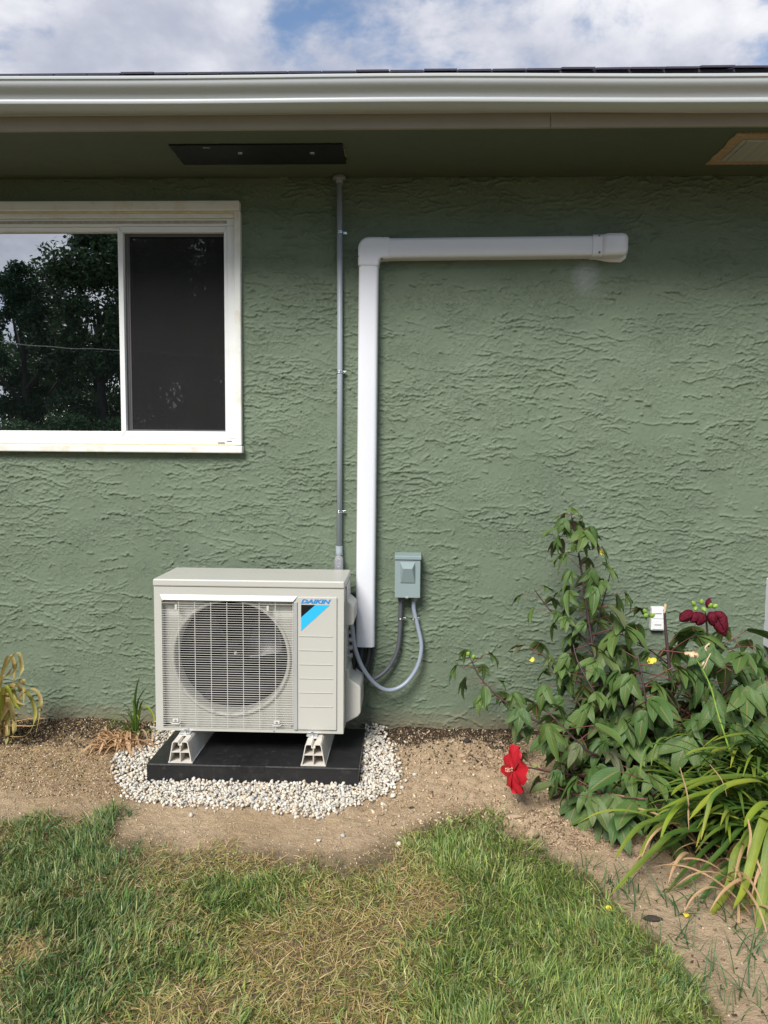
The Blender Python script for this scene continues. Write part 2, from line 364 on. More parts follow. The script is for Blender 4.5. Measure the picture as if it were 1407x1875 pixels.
M_LEAF = leafmat('hibiscus leaf', (.050, .115, .024), (.115, .185, .042), (.22, .17, .07), (.10, .155, .045), rough=.56, redness=.75)
M_STEM = simple('purple brown stem', (.060, .035, .035), .55, var=.3, scale=60)
M_PETIOLE = simple('reddish petiole', (.17, .055, .05), .5, var=.2, scale=60)
def lilymat():
    t = NT('daylily blade'); oi = t.N.new('ShaderNodeObjectInfo'); uv = t.tc.outputs['UV']; s = t.N.new('ShaderNodeSeparateXYZ'); t.L.new(uv, s.inputs[0])
    oc = t.N.new('ShaderNodeSeparateColor'); t.L.new(oi.outputs['Color'], oc.inputs[0])     # r: yellowing, g: dead
    g = t.mix(oi.outputs['Random'], (.05, .115, .022), (.10, .19, .03))
    y = t.mix(oi.outputs['Random'], (.25, .34, .035), (.36, .36, .05))
    n = t.noise(14, 5, .65); yl = t.math('ADD', t.math('MULTIPLY', oc.outputs[0], 1.3), t.math('MULTIPLY', t.math('SUBTRACT', s.outputs[1], .75), .9))
    c = t.mix(t.ramp(t.math('ADD', yl, t.math('MULTIPLY', t.math('SUBTRACT', n, .5), .9)), [(.15, 0.0), (.95, 1.0)]), g, y)
    tip = t.math('ADD', t.math('ADD', s.outputs[1], t.math('MULTIPLY', t.math('SUBTRACT', t.noise(30, 5, .7), .5), .8)), t.math('MULTIPLY', oc.outputs[0], .12))
    c = t.mix(t.ramp(tip, [(1.0, 0.0), (1.12, .95)]), c, (.42, .20, .07))
    dead = t.mix(n, (.42, .23, .10), (.66, .47, .28)); c = t.mix(oc.outputs[1], c, dead)
    av = t.math('ABSOLUTE', t.math('SUBTRACT', s.outputs[0], .5))
    st = t.noise(1, 2, .5, t.map((55, 1.2, 1), (0, 0, 0), uv)); c = t.mix(t.ramp(st, [(.5, 0.0), (.8, .3)]), c, t.mix(.5, c, (.02, .04, .01)))
    t.base(c).p(rough=.42, spec=.4, normal=t.bump(st, .0006))
    tl = t.N.new('ShaderNodeBsdfTranslucent'); t.L.new(c, tl.inputs[0]); mx = t.N.new('ShaderNodeMixShader'); mx.inputs[0].default_value = .28
    t.L.new(t.b.outputs[0], mx.inputs[1]); t.L.new(tl.outputs[0], mx.inputs[2]); t.L.new(mx.outputs[0], t.out.inputs[0]); return t.m
M_LILY = lilymat()
M_RED = simple('red petal', (.42, .004, .014), .6, var=.25, scale=30)
M_MAROON = simple('maroon wilted petal', (.095, .005, .014), .75, var=.8, scale=160, bump=.005, bscale=110, spec=.2)
M_CALYX = simple('yellow green calyx', (.20, .33, .045), .5, var=.3, scale=60)
M_YELLOW = simple('yellow petal', (.70, .56, .05), .55, var=.15, scale=60)
M_BEIGE = simple('withered beige petal', (.62, .46, .29), .7, var=.2, scale=90)
M_STRAW = simple('straw brown leaf', (.34, .24, .145), .7, var=.35, scale=40)
M_BARK = simple('bark', (.035, .030, .024), .85, var=.4, scale=12, bump=.01, bscale=30)
M_TLEAF = colmat('tree leaf', .55, .35, var=.1, trans=.2)

# ------------------------------------------------------------------ ground
EDX = np.array([-6, -1.6, -.95, -.80, -.70, -.585, -.52, -.45, -.257, -.05, .124, .28, .36, .43, .50, .586, .68, .758, .886, .974, 1.02, 1.12, 1.3, 1.6, 6])
EDY = np.array([-.72, -.72, -.735, -.70, -.70, -.66, -.84, -.86, -.85, -.88, -.92, -.86, -.76, -.68, -.62, -.62, -.72, -.82, -1.00, -1.25, -1.48, -1.95, -2.3, -2.6, -3.5])
def yedge(x): return np.interp(x, EDX, EDY)
def gz(x, y):
    x = np.asarray(x, float); y = np.asarray(y, float)
    z = np.interp(-y, [-1, 0, .55, 1.0, 2.0, 60], [0, 0, -.068, -.088, -.098, -.12])
    near = ss(3.5, 2.0, np.abs(y+.9))*ss(3.2, 2.0, np.abs(x-.3))
    padf = 1-ss(.02, .10, np.maximum(np.maximum(-.62-x, x-.24), np.maximum(-.50-y, y+.02)))   # flat under the gravel and pad
    n = (fbm(x, y, 2.2, 3)-.5)*.022 + (fbm(x, y, 9, 4)-.5)*.018*(1-.7*padf) + (fbm(x, y, 34, 3)-.5)*.012*(1-.8*padf)*(.45+ss(.35, .65, fbm(x+2, y, 5, 2)))
    cl = ss(.50, .64, fbm(x+9, y+3, 28, 2))*ss(.42, .62, x)*ss(1.25, .95, x)*ss(-.95, -.72, y)*ss(-.18, -.35, y)   # rough clods by the bush
    return z + n*near + cl*.016*near - .012*padf
def gz1(x, y): return float(gz(np.array([x]), np.array([y]))[0])
def build_ground():
    xs = np.concatenate([-np.geomspace(80, 1.75, 26), np.arange(-1.7, 2.3, .0095), np.geomspace(2.35, 80, 26)])
    ys = np.concatenate([-np.geomspace(120, 2.45, 30), np.arange(-2.4, .03, .0095), np.geomspace(.1, 60, 14)])
    X, Y = np.meshgrid(xs, ys); Z = gz(X, Y); ny, nx = X.shape
    V = np.stack([X, Y, Z], -1).reshape(-1, 3); i = np.arange(ny*nx).reshape(ny, nx)
    Fq = np.stack([i[:-1, :-1], i[:-1, 1:], i[1:, 1:], i[1:, :-1]], -1).reshape(-1, 4)
    x = V[:, 0]; y = V[:, 1]; wob = (fbm(x, y, 7, 4)-.5)
    mul = ss(-.38, -.02, y + wob*.35)*np.where(x < -.5, ss(-.50, -.12, y+wob*.4)*1.15, np.where(x < .85, ss(-.22, -.02, y+wob*.3)*.72+.85*np.exp(-((x-.33)**2+(y+.11)**2)/.014), .75))
    mul = np.maximum(mul, .85*ss(1.0, 1.25, x)*ss(-1.0, -.7, y))
    chip = ss(-.38, -.62, x)*ss(-.72, -.5, y+wob*.3)*.95 + .35*ss(.1, -.1, np.abs(y-yedge(x))-.05)
    turf = ss(.10, -.06, y-yedge(x)+wob*.22)*.8
    turf = np.where(y < -2.6, 1, turf)
    me = np_mesh('ground', V, Fq, np.stack([mul, np.clip(chip, 0, 1), turf], -1), [M_SOIL], sm=True)
    tag(link('ground', me), kind='structure', label='sandy soil sloping away from the wall, dark and mulchy at its foot')
build_ground()

# ------------------------------------------------------------------ house
HX0, HX1 = -6.0, 3.2
WX0, WX1, WZ0, WZ1 = -1.86, -.335, 1.10, 2.005          # window opening
house = thing('house', 'single storey house wall of sage green stucco under a white guttered eave', 'house', (-1.4, 0, 0))
mb = MB()
mb.box(WX1, HX1, 0, .18, -.35, 2.126); mb.box(HX0, WX0, 0, .18, -.35, 2.126)
mb.box(WX0, WX1, 0, .18, -.35, WZ0); mb.box(WX0, WX1, 0, .18, WZ1, 2.126)
w = mb.build('wall', M_STUCCO, house, fix=False)
me = w.data; bm = bmesh.new(); bm.from_mesh(me); bmesh.ops.remove_doubles(bm, verts=bm.verts, dist=1e-5); bm.to_mesh(me); bm.free()
def stucco_skin():
    """troweled relief of the wall face: crumbly horizontal lips, ticks and crumbs as real geometry"""
    g = np.random.default_rng(42); x0, x1, z0, z1, px = -2.5, 3.0, -.10, 2.128, .0020
    W, H = int((x1-x0)/px), int((z1-z0)/px); hm = np.zeros((H, W), dtype=np.float32)
    yy = np.linspace(0, 1, H)[:, None]*np.ones((1, W)); XX, ZZ = np.meshgrid(np.arange(W)*px+x0, np.arange(H)*px+z0)
    dens = fbm(XX+3, ZZ*1.5, 4.0, 3)
    def stamp(sx, sz, amp, rad):
        ix = (sx-x0)/px; iz = (sz-z0)/px; bx = np.round(ix).astype(int); bz = np.round(iz).astype(int); R = 3
        for dx in range(-R, R+1):
            for dz in range(-R, R+1):
                X_ = bx+dx; Z_ = bz+dz; d2 = ((X_-ix)**2+(Z_-iz)**2)/(rad*rad); v = amp*np.clip(1-d2, 0, 1)**.8
                ok = (X_ >= 0) & (X_ < W) & (Z_ >= 0) & (Z_ < H) & (v > 0); np.maximum.at(hm, (Z_[ok], X_[ok]), v[ok].astype(np.float32))
    SX, SZ, SA, SR = [], [], [], []
    def stroke(n, l0, l1, ang, amp, rad, jag, vert=False):
        for _ in range(n):
            x = g.uniform(x0, x1); z = g.uniform(z0, z1); d = dens[min(H-1, max(0, int((z-z0)/px))), min(W-1, int((x-x0)/px))]
            if g.random() > np.clip((d-.30)*3.4, .12, 1): continue
            L = g.uniform(l0, l1)*(g.random()*.7+.3); k = max(4, int(L/.0012)); a = g.normal(0, ang) + (pi/2 if vert else 0); curve = g.normal(0, .5)/max(L, .05)*.25
            t = np.arange(k)*.0012; j = np.cumsum(g.normal(0, jag, k)); j -= np.linspace(0, j[-1], k)*.6
            st = np.round(np.cumsum(g.random(k) < .02)*g.normal(0, .0035), 4); off = j + curve*t*t + (st if not vert else 0)
            env = np.clip(np.minimum(t, t[::-1])/.006, .2, 1)*(.55+.75*np.interp(np.arange(k), np.arange(0, k+9, 5)[:max(2, (k+13)//5)], g.random(len(np.arange(0, k+9, 5)[:max(2, (k+13)//5)]))))
            gap = np.interp(np.arange(k), np.arange(0, k+30, 14), g.random(len(np.arange(0, k+30, 14)))) < .22
            env = np.where(gap, 0, env)
            SX.append(x+t*cos(a)-off*sin(a)); SZ.append(z+t*sin(a)+off*cos(a)); SA.append(amp*env*g.uniform(.45, 1.25)); SR.append(np.full(k, rad*g.uniform(.75, 1.3))*(.8+.4*g.random(k)))
    stroke(7500, .04, .22, .09, .0064, 1.3, .00095); stroke(20000, .010, .055, .40, .0060, 1.2, .0013); stroke(8000, .006, .028, .2, .0030, 1.2, .0004, True)
    stamp(np.concatenate(SX), np.concatenate(SZ), np.concatenate(SA), np.concatenate(SR))
    n = 260000; cx = g.uniform(x0, x1, n); cz = g.uniform(z0, z1, n); dd = fbm(cx, cz*1.3, 9, 3); keep = g.random(n) < np.clip((dd-.42)*5, .03, 1); cx, cz = cx[keep], cz[keep]; n = len(cx)
    stamp(cx, cz, g.uniform(.0008, .0046, n), g.uniform(.8, 1.7, n))
    # plaster smeared upwards behind every lip
    sm = hm.copy(); acc = np.zeros(W, dtype=np.float32); out = np.zeros_like(hm)
    for i in range(H):
        acc = np.maximum(acc*.78, hm[i]); out[i] = acc
    k = np.array([.25, .5, .25]); 
    out = out*.26
    for _ in range(2): out[:, 1:-1] = out[:, :-2]*.25+out[:, 1:-1]*.5+out[:, 2:]*.25
    hm = np.maximum(hm, out) + (fbm(XX, ZZ, 2.2, 3)-.5).astype(np.float32)*.005 + (fbm(XX, ZZ, 130, 2)-.5).astype(np.float32)*.0014
    xs = np.concatenate([np.arange(-2.45, -1.34, .012), np.arange(-1.34, 1.90, .0033), np.arange(1.90, 2.95, .012)]); zs = np.arange(-.095, 2.126, .0033); zs[-1] = 2.1262
    X_, Z_ = np.meshgrid(xs, zs); fx = (X_-x0)/px; fz = (Z_-z0)/px; ix = np.clip(fx.astype(int), 0, W-2); iz = np.clip(fz.astype(int), 0, H-2); fx -= ix; fz -= iz
    hh = (hm[iz, ix]*(1-fx)+hm[iz, ix+1]*fx)*(1-fz)+(hm[iz+1, ix]*(1-fx)+hm[iz+1, ix+1]*fx)*fz
    V = np.stack([X_-house.location.x, -.0055-hh, Z_], -1).reshape(-1, 3); ny, nx = X_.shape; idx = np.arange(ny*nx).reshape(ny, nx)
    Fq = np.stack([idx[:-1, :-1], idx[:-1, 1:], idx[1:, 1:], idx[1:, :-1]], -1)
    hole = (xs[None, :-1] > OX0+.01) & (xs[None, 1:] < OX1-.006) & (zs[:-1, None] > 1.090) & (zs[1:, None] < 2.025)
    Fq = Fq[~hole]; me = np_mesh('stucco_skin', V, Fq, None, [M_SKIN], sm=True); o = link('stucco_skin', me, house); print('skin', len(Fq))
OX0, OX1 = -1.895, -.307
stucco_skin()
mb = MB(); mb.box(HX0, HX1, 6, 6.18, -.35, 2.126); mb.box(HX0, HX0+.18, .181, 5.999, -.35, 2.126); mb.box(HX1-.18, HX1, .181, 5.999, -.35, 2.126)
tag(mb.build('wall', M_STUCCO, house), label='side and back walls of the house')
# room behind the window
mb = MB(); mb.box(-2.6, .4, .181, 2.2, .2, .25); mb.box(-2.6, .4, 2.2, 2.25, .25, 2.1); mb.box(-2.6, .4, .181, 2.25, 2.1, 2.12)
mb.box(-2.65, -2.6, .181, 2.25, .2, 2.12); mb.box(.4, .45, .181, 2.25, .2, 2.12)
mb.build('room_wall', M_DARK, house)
# soffit, with the openings the vents fill
mb = MB(); mb.box(HX0-.3, HX1+.3, -.444, 6.3, 2.127, 2.142); mb.build('soffit', M_SOFFIT, house)
mb = MB(); mb.box(HX0-.3, .779, -.458, -.4442, 2.1255, 2.262); mb.build('fascia', M_FASCIA, house, .002)
mb = MB(); mb.box(.7798, HX1+.3, -.4577, -.4442, 2.1257, 2.262); mb.build('fascia', M_FASCIA, house, .002)
# gutter, profile extruded along the eave
def gutter():
    prof = [(-.4615, 2.1765), (-.5345, 2.1755), (-.5375, 2.176), (-.5395, 2.179), (-.5400, 2.1865), (-.5385, 2.1895), (-.5405, 2.1935), (-.5460, 2.2030), (-.5530, 2.2080),
            (-.5600, 2.2130), (-.5660, 2.2190), (-.5695, 2.2260), (-.5705, 2.2330), (-.5745, 2.2345), (-.5755, 2.2375), (-.5755, 2.2425), (-.5740, 2.2435), (-.566, 2.2435)]
    inner = [(y+.0022, z+.0016) for y, z in prof]; inner[-1] = (-.566, 2.2415); inner[-2] = (-.5725, 2.2415); inner[-3] = (-.5735, 2.2405); inner[-4] = (-.5735, 2.238)
    n = len(prof)
    xs = np.arange(HX0-.35, HX1+.36, .2)
    m = MB(); vs = []; fs = []
    for x in xs:
        sag = .0018*sin(x*1.9+1)+.0014*sin(x*4.3) - .0046*(x+.9)
        for p in prof: vs.append((x, p[0], p[1]+sag))
        for p in inner: vs.append((x, p[0], p[1]+sag))
    k = 2*n
    for i in range(len(xs)-1):
        for j in range(n-1):
            fs.append((i*k+j, (i+1)*k+j, (i+1)*k+j+1, i*k+j+1)); fs.append((i*k+n+j, i*k+n+j+1, (i+1)*k+n+j+1, (i+1)*k+n+j))
        fs.append((i*k+n-1, (i+1)*k+n-1, (i+1)*k+2*n-1, i*k+2*n-1))
    m.add(vs, fs); m.box(xs[0], xs[-1], -.4614, -.4588, 2.170, 2.243)
    g = m.build('gutter', M_GUTTER, house, fix=False, sm=True)
    md = g.modifiers.new('es', 'EDGE_SPLIT'); md.split_angle = R_(38)
gutter()
# roof: plane plus shingles along the eave
ROOFP = math.tan(R_(20))
mb = MB(); mb.prism([(-.545, 2.257), (-.545, 2.248), (3.1, 2.234+3.645*ROOFP), (3.1, 2.243+3.645*ROOFP)], 'x', HX0-.35, HX1+.35)
mb.prism([(3.101, 2.243+3.645*ROOFP), (3.101, 2.234+3.645*ROOFP), (6.75, 2.234), (6.75, 2.243)], 'x', HX0-.35, HX1+.35); mb.build('roof_slope', M_SHINGLE, house)
mb = MB(); mb.prism([(-.462, 2.24), (-.443, 2.128), (6.3, 2.128), (6.3, 2.24), (3.1, 3.3)], 'x', HX0-.3, HX0-.28); mb.build('gable', M_STUCCO, house)
mb = MB(); mb.prism([(-.462, 2.24), (-.443, 2.128), (6.3, 2.128), (6.3, 2.24), (3.1, 3.3)], 'x', HX1+.28, HX1+.3); mb.build('gable', M_STUCCO, house)
sh = bpy.data.meshes.new('shingle'); bm = bmesh.new(); bmesh.ops.create_cube(bm, size=1); bmesh.ops.scale(bm, vec=(.100, .13, .005), verts=bm.verts); bm.to_mesh(sh); bm.free(); sh.materials.append(M_SHINGLE)
for row in range(2):
    for i in range(34):
        x = -1.55 + i*.104 + row*.052; rise = .0002 + .0042*max(0, min(1, (x-.1)/1.4))
        s = link('shingle', sh, house, Vector((x, -.505+row*.08, 2.2475+.0255+(row*.08)*ROOFP+row*.004+rise + random.choice((0, 0, .0022)))) - house.location)
        s.rotation_euler = (math.atan(ROOFP), random.uniform(-.004, .004), random.uniform(-.01, .01))
# soffit vents
P0, P1, P2, P3 = at(309, 264, None, 2.126), at(634, 262, None, 2.126), at(636, 298, None, 2.126), at(333, 300, None, 2.126)
va = thing('soffit_vent', 'black strip panel screwed over a ragged slot in the soffit, left of the conduit', 'vent', ((P0.x+P2.x)/2, -.25, 2.126))
def ragged(x0, x1, y0, y1, z0, z1, amp, n=40, cut=0):
    pts = [];
    for i in range(n+1): pts.append((x0+(x1-x0)*i/n, y0+random.uniform(-amp, amp)*.6))
    for i in range(1, 12): pts.append((x1+random.uniform(-amp, amp), y0+(y1-y0)*i/12))
    for i in range(n+1): pts.append((x1+(x0-x1)*i/n, y1+random.uniform(-amp, amp)*.5))
    for i in range(1, 12): pts.append((x0+random.uniform(-amp, amp), y1+(y0-y1)*i/12))
    m = MB(); m.prism(pts, 'z', z0, z1); return m
ragged(P0.x, P2.x, P0.y, P2.y, 2.1215, 2.1268, .0016).build('panel', M_VENTB, va)
for (sx, sy) in ((440, 281), (572, 281)):
    p = at(sx, sy, None, 2.12); m = MB(); m.cyl((p.x, p.y, 2.1188), .0078, .003, n=14, r2=.009); m.box(p.x-.005, p.x+.005, p.y-.0009, p.y+.0009, 2.1182, 2.119); m.box(p.x-.0009, p.x+.0009, p.y-.005, p.y+.005, 2.1178, 2.119); m.build('screw', M_ZINC, va)
m = MB()
for i in range(14):
    y = random.uniform(P0.y, P2.y); a = random.uniform(.003, .009); x = P2.x+.001
    m.add([(x-.002, y, 2.1205), (x+random.uniform(.002, .006), y+a*.4, 2.1190), (x-.001, y+a, 2.1207), (x+.001, y+a*.5, 2.1235)], [(0, 1, 2), (0, 1, 3), (1, 2, 3)])
m.build('splinter', M_RAWWOOD, va)
m = MB(); p = at(378, 271, None, 2.12); m.box(p.x-.012, p.x+.012, p.y-.003, p.y+.003, 2.1208, 2.1216); m.build('scratch', M_LOUVER, va)
vb = thing('soffit_vent', 'grey louvered vent on a bare tan patch of soffit, top right corner', 'vent', (1.6, -.26, 2.126))
m = ragged(1.385, 1.90, -.405, -.135, 2.1218, 2.1268, .004, 60)
m.build('backing_patch', M_RAWWOOD, vb)
m = MB(); m.box(1.423, 1.86, -.362, -.178, 2.1190, 2.1215, 0); m.build('vent_frame', M_LOUVER, vb, .001)
sl = MB(); sl.box(0, .405, -.0028, .0028, -.0035, 0); slo = None
for i in range(22):
    y = -.354 + i*.0079
    if slo is None:
        slo = bpy.data.meshes.new('louver'); slo.from_pydata([(v[0], v[1]+.002*(v[2] < -.001), v[2]) for v in sl.v], [], sl.f); slo.materials.append(M_LOUVER)
    link('louver', slo, vb, Vector((1.44, y, 2.119))-vb.location)

# ------------------------------------------------------------------ window
win = MB(); wloc = Vector((-1.1, 0, 1.08))
window = bpy.data.objects.new('window', None); COL.objects.link(window); window.parent = house; window.location = wloc-house.location
tag(window, 'white sliding window with dark panes and a screen on its right half')
OX0, OX1 = -1.895, -.307
def wbox(name, mat, boxes, bev=.0015):
    m = MB()
    for b in boxes: m.box(*b)
    return m.build(name, mat, window, bev)
# outer casing: head cap, jambs, sill
wbox('head_cap', M_TRIM, [(OX0-.005, OX1-.006, -.034, .02, 1.999, 2.036)], .004)
wbox('head_trim', M_TRIM, [(OX0+.022, OX1-.028, -.026, .02, 1.975, 1.9905)], .002)
wbox('sealant_bead', M_BRONZE, [(OX0+.01, OX1-.018, -.029, .018, 1.9908, 1.9985)], .002)
wbox('jamb', M_TRIM, [(OX1-.0275, OX1-.003, -.030, .02, 1.112, 1.9985)], .004)
wbox('jamb', M_TRIM, [(OX0+.003, OX0+.0215, -.030, .02, 1.112, 1.9985)], .004)
wbox('sill', M_TRIM, [(OX0-.004, OX1+.001, -.040, .02, 1.082, 1.1105)], .004)
# inner frame
F0, F1 = OX0+.022, OX1-.028
wbox('window_frame', M_WINFR, [(F0, F1, -.012, .05, 1.1115, 1.139), (F0, F1, -.012, .05, 1.9475, 1.9745), (F1-.029, F1, -.014, .05, 1.1395, 1.947), (F0, F0+.03, -.014, .05, 1.1395, 1.947)], .002)
wbox('sealant_bead', M_BRONZE, [(F0, F1, -.020, -.0125, 1.1112, 1.1165)], .001)
wbox('track', simple('grey track dust', (.36, .34, .28), .8, var=.3, scale=60), [(F0, F1-.03, -.0145, -.0122, 1.956, 1.967)], 0)
m = MB(); m.box(-.372, -.352, -.0148, -.0121, 1.1275, 1.1295); m.box(-.408, -.38, -.0165, -.0141, 1.1215, 1.1235); m.build('weep_slot', M_BLACKF, window)
# fixed left sash
MX = -.79
wbox('fixed_sash', M_WINFR, [(F0+.031, MX-.0005, 0, .045, 1.1395, 1.164), (F0+.031, MX-.0005, 0, .045, 1.9315, 1.947), (F0+.031, F0+.05, 0, .045, 1.1645, 1.931)])
wbox('glass_pane', M_GLASS, [(F0+.0505, MX+.001, .018, .024, 1.1642, 1.9312)], 0)
# sliding right sash with mitred corners
S0, S1, T0, T1 = MX, -.3645, 1.1396, 1.9465
sw = .0195
m = MB(); Y0, Y1 = -.010, .03
for (a, b, c, d) in (((S0, T0), (S1, T0), (S1-.0135, T0+.026), (S0+sw, T0+.026)), ((S0, T1), (S1, T1), (S1-.0135, T1-.022), (S0+sw, T1-.022)),
                     ((S0, T0), (S0, T1), (S0+sw, T1-.022), (S0+sw, T0+.026)), ((S1, T0), (S1, T1), (S1-.0135, T1-.022), (S1-.0135, T0+.026))):
    cx = (a[0]+b[0]+c[0]+d[0])/4; cz = (a[1]+b[1]+c[1]+d[1])/4
    m.prism([(cx+(p[0]-cx)*.9985, cz+(p[1]-cz)*.9985) for p in (a, b, c, d)], 'y', Y0, Y1)
m.build('sliding_sash', M_WINFR, window, .0015)
wbox('gasket', M_BLACKF, [(S1+.0008, F1-.0295, -.004, .03, T0+.012, T1)], 0)
wbox('glass_pane', M_GLASS, [(S0+sw-.002, S1-.0125, .026, .030, T0+.025, T1-.021)], 0)
sx0 = S0+sw+.001
wbox('screen_frame', M_BLACKF, [(sx0, sx0+.011, .010, .020, T0+.027, T1-.023), (sx0+.0112, sx0+.017, .012, .020, T0+.027, T1-.023), (sx0+.0172, S1-.0145, .010, .020, T1-.033, T1-.0235),
                                (sx0+.0172, S1-.0145, .011, .020, T0+.0275, T0+.032), (S1-.018, S1-.0142, .011, .020, T0+.033, T1-.034)], .0005)
wbox('insect_screen', M_SCREEN, [(sx0+.0172, S1-.0182, .015, .0155, T0+.0322, T1-.0332)], 0)
# ------------------------------------------------------------------ conduit on the wall
cd = thing('conduit', 'thin grey vertical conduit strapped to the wall from the soffit down behind the unit', 'conduit', (.07, -.03, .2))
m = MB(); m.tube([(.0672, -.026, 2.12), (.0712, -.026, 1.4), (.0706, -.026, .724)], .0105, 16); m.build('pipe', M_CONDUIT, cd, sm=True)
m = MB(); m.cyl((.0672, -.026, 2.1), .0125, .024, n=20); m.build('coupling', M_CONDUIT, cd, .001)
m = MB(); m.cyl((.0672, -.026, 2.1125), .026, .013, n=24, r2=.023); m.build('ceiling_flange', M_FITTING, cd, .002)
m = MB(); m.cyl((.0706, -.026, .697), .0135, .026, n=20); m.build('coupling', M_CONDUIT, cd, .001)
m = MB(); m.cyl((.0706, -.026, .688), .0145, .009, n=20); m.build('coupling', M_BOX, cd, .001)
m = MB(); m.prism([(.0706+.0165*cos(t)*1.0, .672+.0165*sin(t)) for t in np.linspace(0, pi, 9)] + [(.0541, .56), (.0871, .56)], 'y', -.048, -.004); m.build('conduit_body', M_FITTING, cd, .0025, 3)
m = MB(); m.prism([(.0706+.0125*cos(t)*1.0, .671+.0125*sin(t)) for t in np.linspace(0, pi, 9)] + [(.0581, .565), (.0831, .565)], 'y', -.0505, -.0475); m.build('cover_plate', M_FITTING, cd, .001, 2)
def textmesh(s, size, ext, shear=0, off=0):
    c = bpy.data.curves.new('t', 'FONT'); c.body = s; c.size = size; c.extrude = ext; c.shear = shear; c.offset = off; c.align_x = 'LEFT'; c.resolution_u = 2
    o = bpy.data.objects.new('t', c); COL.objects.link(o); bpy.context.view_layer.update()
    me = bpy.data.meshes.new_from_object(o.evaluated_get(bpy.context.evaluated_depsgraph_get())); bpy.data.objects.remove(o); return me
def place_text(me, name, mat, parent, x, y, z, width=None, height=None, roty=0, spin=0):
    co = np.zeros(len(me.vertices)*3); me.vertices.foreach_get('co', co); co = co.reshape(-1, 3)
    if spin: co[:, :2] = co[:, :2] @ np.array([[cos(spin), sin(spin)], [-sin(spin), cos(spin)]])
    mn, mx = co.min(0), co.max(0); sx = width/(mx[0]-mn[0]) if width else 1; sy = height/(mx[1]-mn[1]) if height else 1
    w = np.stack([(co[:, 0]-mn[0])*sx, -co[:, 2], (co[:, 1]-mn[1])*sy], -1); me.vertices.foreach_set('co', w.ravel()); me.materials.clear(); me.materials.append(mat); me.update()
    return link(name, me, parent, Vector((x, y, z))-origin(parent))
def arc(cx, cz, r, a0, a1, y, rad):
    return [(cx+r*cos(t), y, cz+r*sin(t)) for t in np.linspace(a0, a1, 9)]
m = MB(); m.tube(arc(.0706, .669, .0075, R_(20), R_(190), -.0508, .001), .0009, 6); m.build('raised_rib', M_LETTER, cd, sm=True)
place_text(textmesh('Y', .01, .0006), 'raised_letter', M_LETTER, cd, .0685, -.0515, .6535, .0075, .0065, spin=-pi/2)
place_text(textmesh('B', .01, .0006), 'raised_letter', M_LETTER, cd, .0665, -.0515, .6415, .0075, .0060, spin=-pi/2)
def strap(parent, x, z, r=.0115, side=1, y=-.026):
    m = MB(); pts = [(x+r*cos(t), y-r*sin(t), z) for t in np.linspace(0, pi, 13)]
    for (h0, h1) in ((z-.0045, z-.0008), (z+.0008, z+.0045)):
        vs = []; fs = []
        for p in pts:
            for (dr, zz) in ((1.0, h0), (1.12, h0), (1.12, h1), (1.0, h1)):
                vs.append((x+(p[0]-x)*dr, y+(p[1]-y)*dr, zz))
        for i in range(len(pts)-1):
            for k in range(4): fs.append((i*4+k, i*4+(k+1) % 4, (i+1)*4+(k+1) % 4, (i+1)*4+k))
        m.add(vs, fs)
    m.box(x+side*r-.001 if side > 0 else x+side*r-.013, x+side*r+.013 if side > 0 else x+side*r+.001, y+.006, y+.0085, z-.0055, z+.0045)
    m.build('strap', M_ZINC, parent, .0005)
    m = MB(); m.cyl((x+side*(r+.008), y+.0065, z-.0012), .0042, -.004, 'y', 8); m.build('strap_screw', M_ZINC, parent, .0005)
for p in ((625, 425), (624, 681), (622, 937)):
    w_ = at(p[0], p[1], -.03); strap(cd, .0708, w_.z)

# ------------------------------------------------------------------ line set cover
lc = thing('line_cover', 'white plastic line cover rising up the wall then turning right to an end cap', 'pipe cover', (.18, 0, .33))
def channel(m, x0, x1, z0, z1, axis, dep=.062, r=.014, t0=-.0005):
    """rounded rectangular duct, flat on the wall"""
    n = 5
    if axis == 'z': a, b, s0, s1 = x0, x1, z0, z1
    else: a, b, s0, s1 = z0, z1, x0, x1
    prof = [(a, t0)] + [(a+r-r*cos(t), -dep+r-r*sin(t)) for t in np.linspace(0, pi/2, n)] + [(b-r+r*sin(t), -dep+r-r*cos(t)) for t in np.linspace(0, pi/2, n)] + [(b, t0)]
    def P(p, s): return (p[0], p[1], s) if axis == 'z' else (s, p[1], p[0])
    k = len(prof); m.add([P(p, s0) for p in prof]+[P(p, s1) for p in prof], [tuple(range(k)), tuple(range(k, 2*k))]+[(i, i+1, k+i+1, k+i) for i in range(k-1)])
VX0, VX1 = .1435, .2175
m = MB(); vb0 = len(m.v); channel(m, VX0, VX1, .331, 1.80, 'z')
for i in range(len(m.v)):
    v = m.v[i]; m.v[i] = (v[0]-(1.80-v[2])*.0035, v[1], v[2])
o = m.build('vertical_duct', M_PVC, lc, sm=True); o.modifiers.new('es', 'EDGE_SPLIT').split_angle = R_(50)
HZ0, HZ1 = 1.8165, 1.8905
m = MB(); channel(m, .25, 1.022, HZ0, HZ1, 'x')
for i in range(len(m.v)):
    v = m.v[i]; m.v[i] = (v[0], v[1], v[2]+(v[0]-.25)*.0105)
o = m.build('horizontal_duct', M_PVC, lc, sm=True); o.modifiers.new('es', 'EDGE_SPLIT').split_angle = R_(50)
